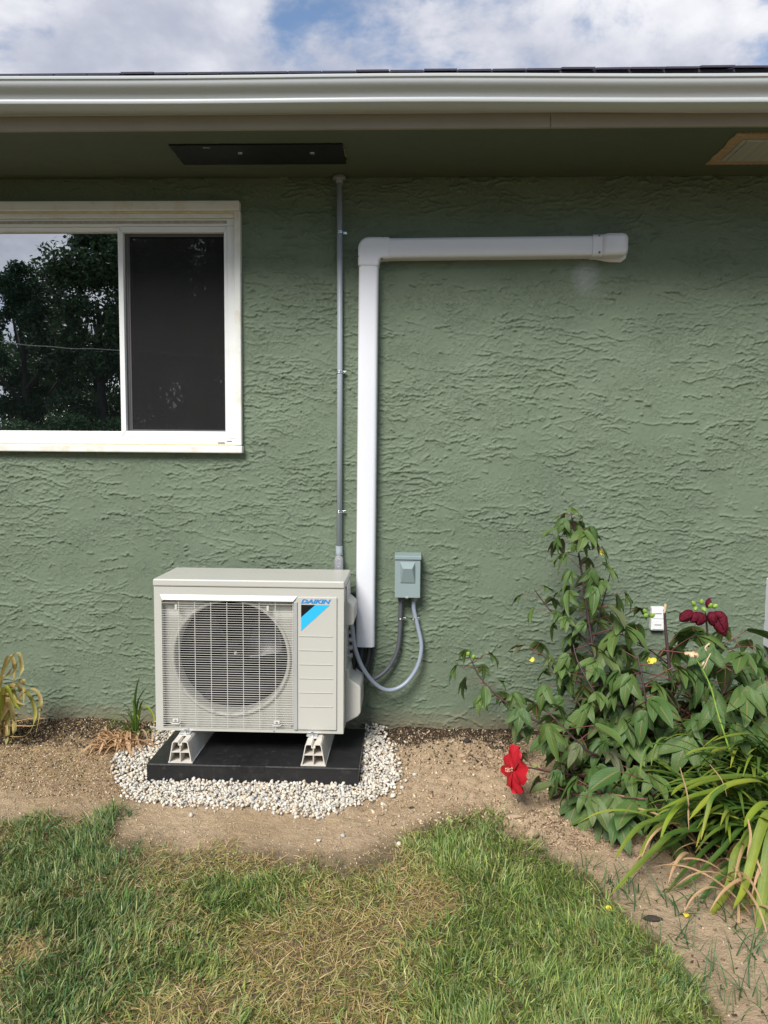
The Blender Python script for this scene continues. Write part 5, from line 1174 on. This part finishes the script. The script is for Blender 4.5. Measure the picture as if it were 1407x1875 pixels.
yflower(hibA, 1104, 1010, -.25, .013, 1); yflower(hibA, 972, 1208, -.32, .014, 2); yflower(hibB, 1192, 1206, -.40, .020, 3)
for (x, y, s, sd, lab) in ((1121, 1660, .016, 4, 'bright yellow fallen petal at the lawn edge below the bush'), (1256, 1680, .015, 5, 'yellow fallen petal with a dark tip, right of the bark piece')):
    p = at(x, y, None, -.08); m = MB(); rr = random.Random(sd)
    for k in range(3): petal(m, Vector((p.x, p.y, gz1(p.x, p.y)+.006)), Vector((rr.uniform(-1, 1), rr.uniform(-1, 1), .35)), Vector((0, -.4, 1)).normalized(), s, s*.9, -.6, rows=5, cols=5, ruff=.15, ph=k)
    tag(m.build('fallen_petal', M_YELLOW, None, sm=True), lab, 'petal')

# ------------------------------------------------------------------ daylilies
def blade_mesh(pts, W, fold=.35, n=5, flip=None):
    c = crm(pts, n); k = len(c); V, F_, U = [], [], []
    for i in range(k):
        t = i/(k-1); tan = (c[min(i+1, k-1)]-c[max(i-1, 0)]).normalized(); side = tan.cross(Vector((0, 0, 1)))
        if side.length < .15: side = tan.cross(Vector((0, 1, 0)))
        if flip is not None: side = (side.normalized()+flip*.6)
        side = (side - tan*side.dot(tan)).normalized(); nr = side.cross(tan)
        w = W*.5*min(1, .55+1.6*t)*(1-t**3.2)**.8+.0004
        for s in (-1, -.5, 0, .5, 1): V.append(c[i]+side*s*w+nr*abs(s)*w*fold); U.append((.5+s*.5, t))
    for i in range(k-1):
        for j in range(4): F_.append((i*5+j, i*5+j+1, (i+1)*5+j+1, (i+1)*5+j))
    return V, F_, U
def blade_obj(parent, pts, W, yel=0.0, dead=0.0, fold=.35, name='leaf', flip=None, n=5):
    V, F_, U = blade_mesh(pts, W, fold, n, flip); off = origin(parent); me = bpy.data.meshes.new(name); me.from_pydata([tuple(v-off) for v in V], [], F_); me.materials.append(M_LILY)
    uvl = me.uv_layers.new(name='UVMap'); li = np.zeros(len(me.loops), dtype=np.int32); me.loops.foreach_get('vertex_index', li); uvl.data.foreach_set('uv', np.array(U)[li].astype(np.float32).ravel()); smooth(me)
    o = link(name, me, parent); o.color = (yel, dead, 0, 1); return o
def arching(parent, base, az, L, h, W, yel, dead, rr, droop=1.0):
    """a blade that rises from base then arches over towards az"""
    d = Vector((cos(az), sin(az), 0)); a0 = rr.uniform(1.05, 1.35)-.3*(1-h); pts = [base]; p = Vector(base); n = 7; a = a0; tot = (a0+rr.uniform(.35, .95)*droop)
    for i in range(n):
        p = p + (d*cos(a)+Vector((0, 0, 1))*sin(a))*L/n; zmin = gz1(p.x, p.y)+.006
        if p.z < zmin: p.z = zmin
        if p.y > -.012: p.y = -.012
        pts.append(p.copy()); a -= tot/n*(.5+i*.17)
    return blade_obj(parent, pts, W, yel, dead, .4, n=3)
lilyA = thing('daylily_clump', 'large daylily clump with arching yellow green blades at the right edge of the lawn', 'plant', (1.42, -.72, gz1(1.42, -.72)), 'daylily clumps')
H = [([(1450, 1500), (1407, 1431), (1318, 1424), (1253, 1439), (1229, 1457)], -.72, -.93, .020, .55), ([(1440, 1510), (1379, 1433), (1314, 1448), (1260, 1462), (1206, 1484)], -.74, -.98, .020, .6),
     ([(1450, 1520), (1407, 1440), (1343, 1437), (1296, 1466), (1262, 1502)], -.75, -1.0, .022, .9), ([(1400, 1500), (1340, 1450), (1296, 1455), (1253, 1469), (1224, 1502), (1209, 1540)], -.75, -1.0, .017, .8),
     ([(1400, 1540), (1330, 1490), (1260, 1480), (1217, 1498), (1174, 1513), (1145, 1545), (1127, 1574)], -.78, -1.05, .018, .35), ([(1420, 1560), (1370, 1510), (1300, 1520), (1235, 1527), (1206, 1549), (1159, 1595), (1116, 1642)], -.82, -1.12, .017, .35),
     ([(1460, 1520), (1407, 1516), (1354, 1559), (1340, 1617), (1314, 1660), (1278, 1703)], -.88, -1.12, .024, .6), ([(1450, 1500), (1410, 1490), (1385, 1550), (1365, 1624), (1343, 1665)], -.92, -1.15, .022, .7),
     ([(1450, 1480), (1407, 1472), (1388, 1480), (1372, 1498), (1364, 1515)], -.9, -1.05, .018, .95), ([(1440, 1420), (1370, 1395), (1321, 1372), (1278, 1374), (1254, 1384)], -.66, -.82, .015, .65),
     ([(1440, 1400), (1407, 1360), (1372, 1345), (1332, 1349), (1306, 1357)], -.62, -.74, .014, .4), ([(1450, 1400), (1407, 1354), (1375, 1318), (1345, 1296), (1329, 1281)], -.60, -.66, .013, .8),
     ([(1450, 1430), (1407, 1388), (1350, 1342), (1312, 1322), (1276, 1317)], -.62, -.72, .014, .2), ([(1340, 1470), (1300, 1400), (1260, 1374), (1214, 1363), (1187, 1368), (1175, 1400), (1173, 1420)], -.70, -.82, .010, .15),
     ([(1330, 1440), (1305, 1462), (1296, 1490), (1284, 1539)], -.98, -1.05, .010, .5), ([(1450, 1520), (1420, 1520), (1403, 1590), (1392, 1680), (1388, 1740)], -.95, -1.18, .024, .6),
     ([(1460, 1540), (1425, 1560), (1410, 1640), (1400, 1730), (1404, 1790)], -.98, -1.2, .022, .5), ([(1440, 1540), (1380, 1570), (1350, 1640), (1325, 1720), (1318, 1760)], -.9, -1.1, .018, .2),
     ([(1440, 1530), (1395, 1545), (1368, 1610), (1352, 1700), (1348, 1750)], -.92, -1.12, .022, .45), ([(1450, 1500), (1380, 1500), (1320, 1560), (1270, 1610), (1230, 1630)], -.84, -1.02, .014, .0),
     ([(1440, 1500), (1360, 1480), (1290, 1500), (1240, 1540), (1200, 1560)], -.8, -.98, .013, .1), ([(1440, 1490), (1350, 1470), (1280, 1475), (1200, 1500), (1160, 1530)], -.76, -.92, .012, .05),
     ([(1450, 1480), (1340, 1500), (1250, 1530), (1190, 1580)], -.74, -.92, .012, .0), ([(1450, 1450), (1350, 1400), (1290, 1380), (1240, 1395)], -.66, -.8, .012, .1), ([(1440, 1500), (1330, 1530), (1270, 1580), (1215, 1640)], -.8, -1.0, .013, .1),
     ([(1450, 1540), (1400, 1560), (1340, 1590), (1290, 1640), (1262, 1690)], -.9, -1.05, .013, .1)]
for (pp, Ya, Yb_, W, yel) in H:
    n = len(pp); blade_obj(lilyA, [at(x, y, Ya+(Yb_-Ya)*i/(n-1)) for i, (x, y) in enumerate(pp)], W*1.22, yel, 0, .35)
rl = random.Random(33)
for (pp, Ya, Yb_, W, yel) in H:
    if yel > .75: continue
    n = len(pp); ox, oy = rl.uniform(-26, 40), rl.uniform(-34, 26); k = rl.uniform(.82, 1.0)
    blade_obj(lilyA, [at(pp[0][0]+(x-pp[0][0])*k+ox*i/(n-1), y+oy*(i+1)/n, Ya+.05+(Yb_-Ya)*i/(n-1)*.8) for i, (x, y) in enumerate(pp)], W*1.1, min(.9, max(.05, yel+rl.uniform(-.2, .25))), 0, .35)
for i in range(150):
    b = Vector((1.38+rl.gauss(0, .07), -.72+rl.gauss(0, .09), 0)); b.z = gz1(b.x, b.y); az = rl.uniform(pi*.62, pi*1.6) if rl.random() < .7 else rl.uniform(0, 6.28)
    arching(lilyA, b, az, rl.uniform(.22, .42), rl.uniform(.2, 1), rl.uniform(.011, .019), rl.choice((0, .1, .2, .3, .45, .6)), 0, rl)
for i in range(55):
    b = Vector((1.54+rl.gauss(0, .07), -.50+rl.gauss(0, .06), 0)); b.z = gz1(b.x, b.y); arching(lilyA, b, rl.uniform(pi*.7, pi*1.5), rl.uniform(.30, .50), 1, rl.uniform(.011, .017), rl.choice((0, .1, .3, .5)), 0, rl, .9)
for i in range(30):
    b = Vector((1.30+rl.gauss(0, .09), -.88+rl.gauss(0, .09), 0)); b.z = gz1(b.x, b.y); az = rl.uniform(pi*.75, pi*1.7)
    arching(lilyA, b, az, rl.uniform(.18, .38), 0.0, rl.uniform(.008, .014), 0, 1, rl, 1.7)
for (x, y, x2, y2, Y) in ((1245, 1405, 1262, 1520, -.95), (1300, 1400, 1332, 1460, -.9), (1370, 1500, 1368, 1570, -1.05), (1352, 1640, 1340, 1760, -1.1), (1380, 1660, 1385, 1800, -1.12)):
    blade_obj(lilyA, [at(x, y, Y), at((x+x2)/2+6, (y+y2)/2, Y-.02), at(x2, y2, Y-.03)], .006, .3, 1, .4)
# withered daylily flower stalk
stp = [at(x, y, Y) for x, y, Y in ((1345, 1400, -.66), (1316, 1310, -.62), (1303, 1262, -.60), (1288, 1228, -.59), (1268, 1196, -.58))]
m = MB(); c = crm(stp, 6); m.tube(c, [.0032-.0016*i/(len(c)-1) for i in range(len(c))], 7); m.build('flower_stalk', M_CALYX, lilyA, sm=True)
rr = random.Random(9); m = MB(); q = at(1268, 1194, -.585)
for k in range(6): petal(m, q, Vector((rr.uniform(-1, 1), -.3, rr.uniform(-1, .6))), Vector((rr.uniform(-.5, .5), -1, .3)).normalized(), .024, .010, rr.uniform(-1.2, 1.2), rows=6, cols=4, ruff=.3, ph=k)
m.build('withered_flower', M_BEIGE, lilyA, sm=True)
m = MB(); q = at(1288, 1226, -.59); m.tube(crm([q, at(1296, 1208, -.59), at(1302, 1196, -.59)], 4), [.0018]*8+[.001], 6); m.tube(crm([at(1294, 1192, -.585), at(1292, 1186, -.585), at(1300, 1178, -.585)], 4), .0026, 6)
m.tube([at(1284, 1222, -.591), at(1290, 1212, -.60)], [.003, .002], 6); m.build('withered_bud', M_BEIGE, lilyA, sm=True)

lilyB = thing('daylily_clump', 'small daylily at the left edge by the wall with browning orange blades', 'plant', at(-10, 1335, -.16), 'daylily clumps')
HB = [([(-12, 1340), (-8, 1260), (6, 1203), (16, 1215), (16, 1255)], .014, .8, .35), ([(-10, 1340), (-4, 1270), (12, 1258), (26, 1258), (28, 1300)], .015, .7, .5), ([(-12, 1340), (0, 1290), (20, 1266), (38, 1268), (52, 1290), (55, 1318), (46, 1342)], .014, .35, 0),
      ([(-10, 1345), (-4, 1275), (10, 1262), (20, 1282), (25, 1302)], .016, 1, .3), ([(-10, 1345), (-12, 1250), (4, 1238), (14, 1222)], .014, .1, 0), ([(-14, 1345), (-4, 1300), (4, 1290), (4, 1345), (2, 1365)], .016, 0, 0), ([(-10, 1345), (-8, 1270), (8, 1280), (14, 1310)], .012, .8, .9),
      ([(-8, 1330), (20, 1322), (50, 1316), (78, 1316)], .008, 0, 1), ([(-8, 1335), (20, 1330), (50, 1330), (72, 1322)], .008, 0, 1), ([(-8, 1346), (20, 1350), (40, 1346), (52, 1330)], .006, 0, 1)]
for pp, W, yel, dead in list(HB)[:7]:
    HB.append(([(x*1.15+rl.uniform(-4, 14)*(j > 0), y+rl.uniform(-14, 12)*(j > 0)) for j, (x, y) in enumerate(pp)], W, min(1, yel+.4), rl.choice((0, .3, .6))))
for i, (pp, W, yel, dead) in enumerate(HB): blade_obj(lilyB, [at(x+9, y, -.17-.012*i/3-.01*j) for j, (x, y) in enumerate(pp)], W*1.5, min(1, yel+.45), max(dead, rl.choice((0, .25, .45, .6))), .3)
for i in range(26):
    b = Vector((lilyB.location.x-.01+rl.gauss(0, .04), -.16+rl.gauss(0, .03), -.02)); arching(lilyB, b, rl.uniform(pi*.8, pi*2.0) if i % 3 else rl.uniform(pi*.9, pi*1.3), rl.uniform(.15, .27), .5, rl.uniform(.010, .015), rl.choice((.2, .6, .9)), rl.choice((0, .4, .9)), rl)
lilyC = thing('daylily_clump', 'little green daylily sprout in a nest of dry straw leaves left of the unit', 'plant', at(246, 1345, -.17), 'daylily clumps')
bC = lilyC.location.copy(); bC.z = gz1(bC.x, bC.y)
for (pp, W, yel) in (([(246, 1340), (247, 1290), (250, 1262), (256, 1238)], .010, 0), ([(248, 1340), (252, 1290), (262, 1268), (270, 1258)], .010, 0), ([(250, 1340), (256, 1300), (264, 1282), (282, 1278)], .010, 0), ([(246, 1340), (240, 1310), (230, 1292), (208, 1284)], .010, 0),
                     ([(245, 1340), (232, 1318), (212, 1308), (184, 1314)], .010, .1), ([(246, 1340), (236, 1305), (226, 1296)], .009, 0), ([(244, 1340), (228, 1324), (208, 1322), (192, 1344)], .006, .1), ([(252, 1335), (258, 1300), (268, 1294), (280, 1310), (282, 1330)], .012, .9), ([(248, 1340), (246, 1300), (243, 1280)], .009, 0),
                     ([(250, 1340), (262, 1318), (276, 1306)], .009, 0), ([(246, 1345), (242, 1330), (250, 1310), (254, 1318)], .005, .6)):
    blade_obj(lilyC, [at(x, y, -.17-.012*j) for j, (x, y) in enumerate(pp)], W, yel, 0, .35)
for i in range(14):
    b = Vector((bC.x+rl.gauss(0, .012), bC.y+rl.gauss(0, .01), bC.z)); arching(lilyC, b, rl.uniform(pi*.5, pi*2.4), rl.uniform(.08, .17), .8, rl.uniform(.005, .009), 0, 0, rl, .8)
for i in range(130):
    a = rl.uniform(0, 6.28); r1 = rl.uniform(.0, .07); x = bC.x-.01+cos(a)*r1*1.6; y = bC.y-.05+sin(a)*r1*1.0; da = rl.gauss(pi, .9); L = rl.uniform(.05, .13); cv = rl.uniform(-1.6, 1.6); pts = []; hz = rl.uniform(.012, .05)
    for k in range(5):
        t = k/4; pts.append(Vector((x, min(y, -.012), gz1(x, y)+hz*sin(pi*min(.95, t+.1))+.010))); x += cos(da+cv*t)*L/4; y += sin(da+cv*t)*L/4*.7
    blade_obj(lilyC, pts, rl.uniform(.0045, .009), 0, 1, .3, name='dry_leaf', n=3)

# ------------------------------------------------------------------ trees behind the camera, seen in the panes
def tree_leaf_mesh(seed, rx, rz, n, lean=0, col=(.035, .068, .024), clumps=34, leaf=.06):
    r = np.random.default_rng(seed); cl = []
    for i in range(clumps):
        a = r.uniform(0, 6.28); h = r.uniform(-.9, 1); rad = math.sqrt(max(0, 1-h*h))*r.uniform(.25, .95)*(1.05-.25*h); cl.append((cos(a)*rad*rx, sin(a)*rad*rx, h*rz, r.uniform(.24, .42)*rx))
    cl = np.array(cl); k = r.integers(0, clumps, n); d = r.normal(0, 1, (n, 3)); d /= np.linalg.norm(d, axis=1)[:, None]; rr_ = r.uniform(.35, 1.12, n)[:, None]
    P = cl[k, :3] + d*rr_*cl[k, 3:4]*[1, 1, .8]; P[:, 0] += lean*P[:, 2]
    u = r.normal(0, 1, (n, 3)); u /= np.linalg.norm(u, axis=1)[:, None]; v = np.cross(u, r.normal(0, 1, (n, 3))); v /= np.linalg.norm(v, axis=1)[:, None]; s = r.uniform(.6, 1.3, n)[:, None]*leaf
    V = np.stack([P-u*s, P+v*s*.45, P+u*s, P-v*s*.45], 1).reshape(-1, 3); Fq = np.arange(4*n).reshape(-1, 4)
    c = np.array(col)*r.uniform(.65, 1.45, (n, 1)); C = np.repeat(c, 4, 0); return np_mesh('crown', V, Fq, C, [M_TLEAF])
TM = [tree_leaf_mesh(1, 1.5, 2.0, 26000), tree_leaf_mesh(2, 1.3, 2.3, 24000, col=(.030, .066, .026)), tree_leaf_mesh(3, 1.9, 1.6, 28000, col=(.038, .072, .024)), tree_leaf_mesh(4, 1.2, 1.0, 16000, clumps=30, col=(.055, .11, .035), leaf=.05)]
def tree(x, y, h, mi, sc_, label, group='trees behind the camera', th=None):
    z0 = gz1(x, y)-.02; t = thing('tree', label, 'tree', (x, y, z0), group)
    cz = h; o = link('crown', TM[mi], t, (0, 0, cz)); o.scale = sc_; o.rotation_euler = (0, 0, x*1.7)
    m = MB(); top = Vector((x, y, z0+cz)); base = Vector((x, y, z0))
    m.tube(crm([base, base.lerp(top, .5)+Vector((.06, 0, 0)), top+Vector((0, 0, .6*sc_[2]))], 5), [.16-.012*i for i in range(11)], 9)
    rr = random.Random(int(x*7)+3)
    for k in range(7):
        a = rr.uniform(0, 6.28); s = base.lerp(top, rr.uniform(.45, .95)); m.tube(crm([s, s+Vector((cos(a)*.6, sin(a)*.6, .6))*sc_[0], s+Vector((cos(a)*1.1, sin(a)*1.1, 1.35))*sc_[0]], 4), [.06-.005*i for i in range(9)], 6)
    m.build('trunk', M_BARK, t, sm=True)
def mir(px, py, D): p = at(px, py, D); return p.x, -D, p.z
for (px, D, pt, mi, sc_, lab) in ((35, 15, 455, 1, (.72, .72, .80), 'slim tree whose crown shows low in the left pane, sky to its left'),
                                  (175, 14, 400, 0, (1.0, 1.0, 1.0), 'broad dark tree filling the right half of the left pane'),
                                  (330, 15, 360, 2, (1.0, 1.0, 1.25), 'wide tree reflected faintly behind the insect screen'),
                                  (480, 16, 380, 0, (1.1, 1.1, 1.2), 'dark tree standing right of the reflected group'), (-140, 16, 430, 2, (.9, .9, 1.1), 'rounded tree at the left end of the reflected row'),
                                  (700, 17, 360, 1, (1.2, 1.2, 1.1), 'tall tree behind the camera, in line with the unit'), (960, 16, 400, 2, (1.2, 1.2, 1.2), 'spreading tree behind the camera, in line with the bush')):
    x, y, zt = mir(px, pt, D); rz = (2.0, 2.3, 1.6, 1.0)[mi]*sc_[2]; tree(x, y, zt-rz*1.15+.1, mi, sc_, lab)
for (px, D, h, lab) in ((20, 11.5, .75, 'low leafy shrub under the slim reflected tree'), (120, 11.5, .9, 'low leafy shrub under the broad reflected tree'), (215, 12, .85, 'low shrub between the two dark reflected trees'), (300, 11, .7, 'bright leafy shrub at the foot of the screened pane'), (390, 11, .75, 'leafy shrub at the lower right of the screened pane'), (500, 11.5, .8, 'low shrub behind the camera left of centre'), (-90, 12, .9, 'low shrub at the left end of the reflected row')):
    x, y, _ = mir(px, 700, D); t = thing('shrub', lab, 'shrub', (x, y, -.12), 'shrubs behind the camera'); o = link('crown', TM[3], t, (0, 0, h)); o.scale = (.95, .8, .8); o.rotation_euler = (0, 0, px)
    m = MB(); m.tube([(x, y, -.14), (x+.03, y, h+.2)], [.04, .02], 7); m.build('trunk', M_BARK, t, sm=True)
for i, (px, D, pt, mi, sc_, lab) in enumerate(((100, 24, 480, 2, (1.7, 1.2, 1.9), 'far tree behind the slim reflected tree'), (290, 25, 460, 0, (1.9, 1.2, 1.8), 'far tree behind the reflected pair'), (450, 24, 450, 2, (1.7, 1.2, 2.0), 'far tree at the right of the reflections'))):
    x, y, zt = mir(px, pt+60, D); rz = (2.0, 2.3, 1.6, 1.0)[mi]*sc_[2]; tree(x, y, zt-rz*1.15, mi, sc_, lab)
m = MB(); a = Vector(mir(-500, 585, 9.5)); b = Vector(mir(900, 672, 9.5)); pts = [a.lerp(b, i/30)-Vector((0, 0, .10*4*(i/30)*(1-i/30))) for i in range(31)]; m.tube(pts, .006, 6)
uw = thing('utility_wire', 'thin wire crossing the reflection in both window panes', 'wire', a); m.build('wire', M_LOUVER, uw, sm=True)
m = MB(); m.tube([(a.x, a.y, -.2), (a.x, a.y, a.z+.3)], [.11, .08], 10); m.tube([(b.x, b.y, -.2), (b.x, b.y, b.z+.3)], [.11, .08], 10); m.build('pole', M_BARK, uw, sm=True)
print('objects', len(bpy.data.objects))
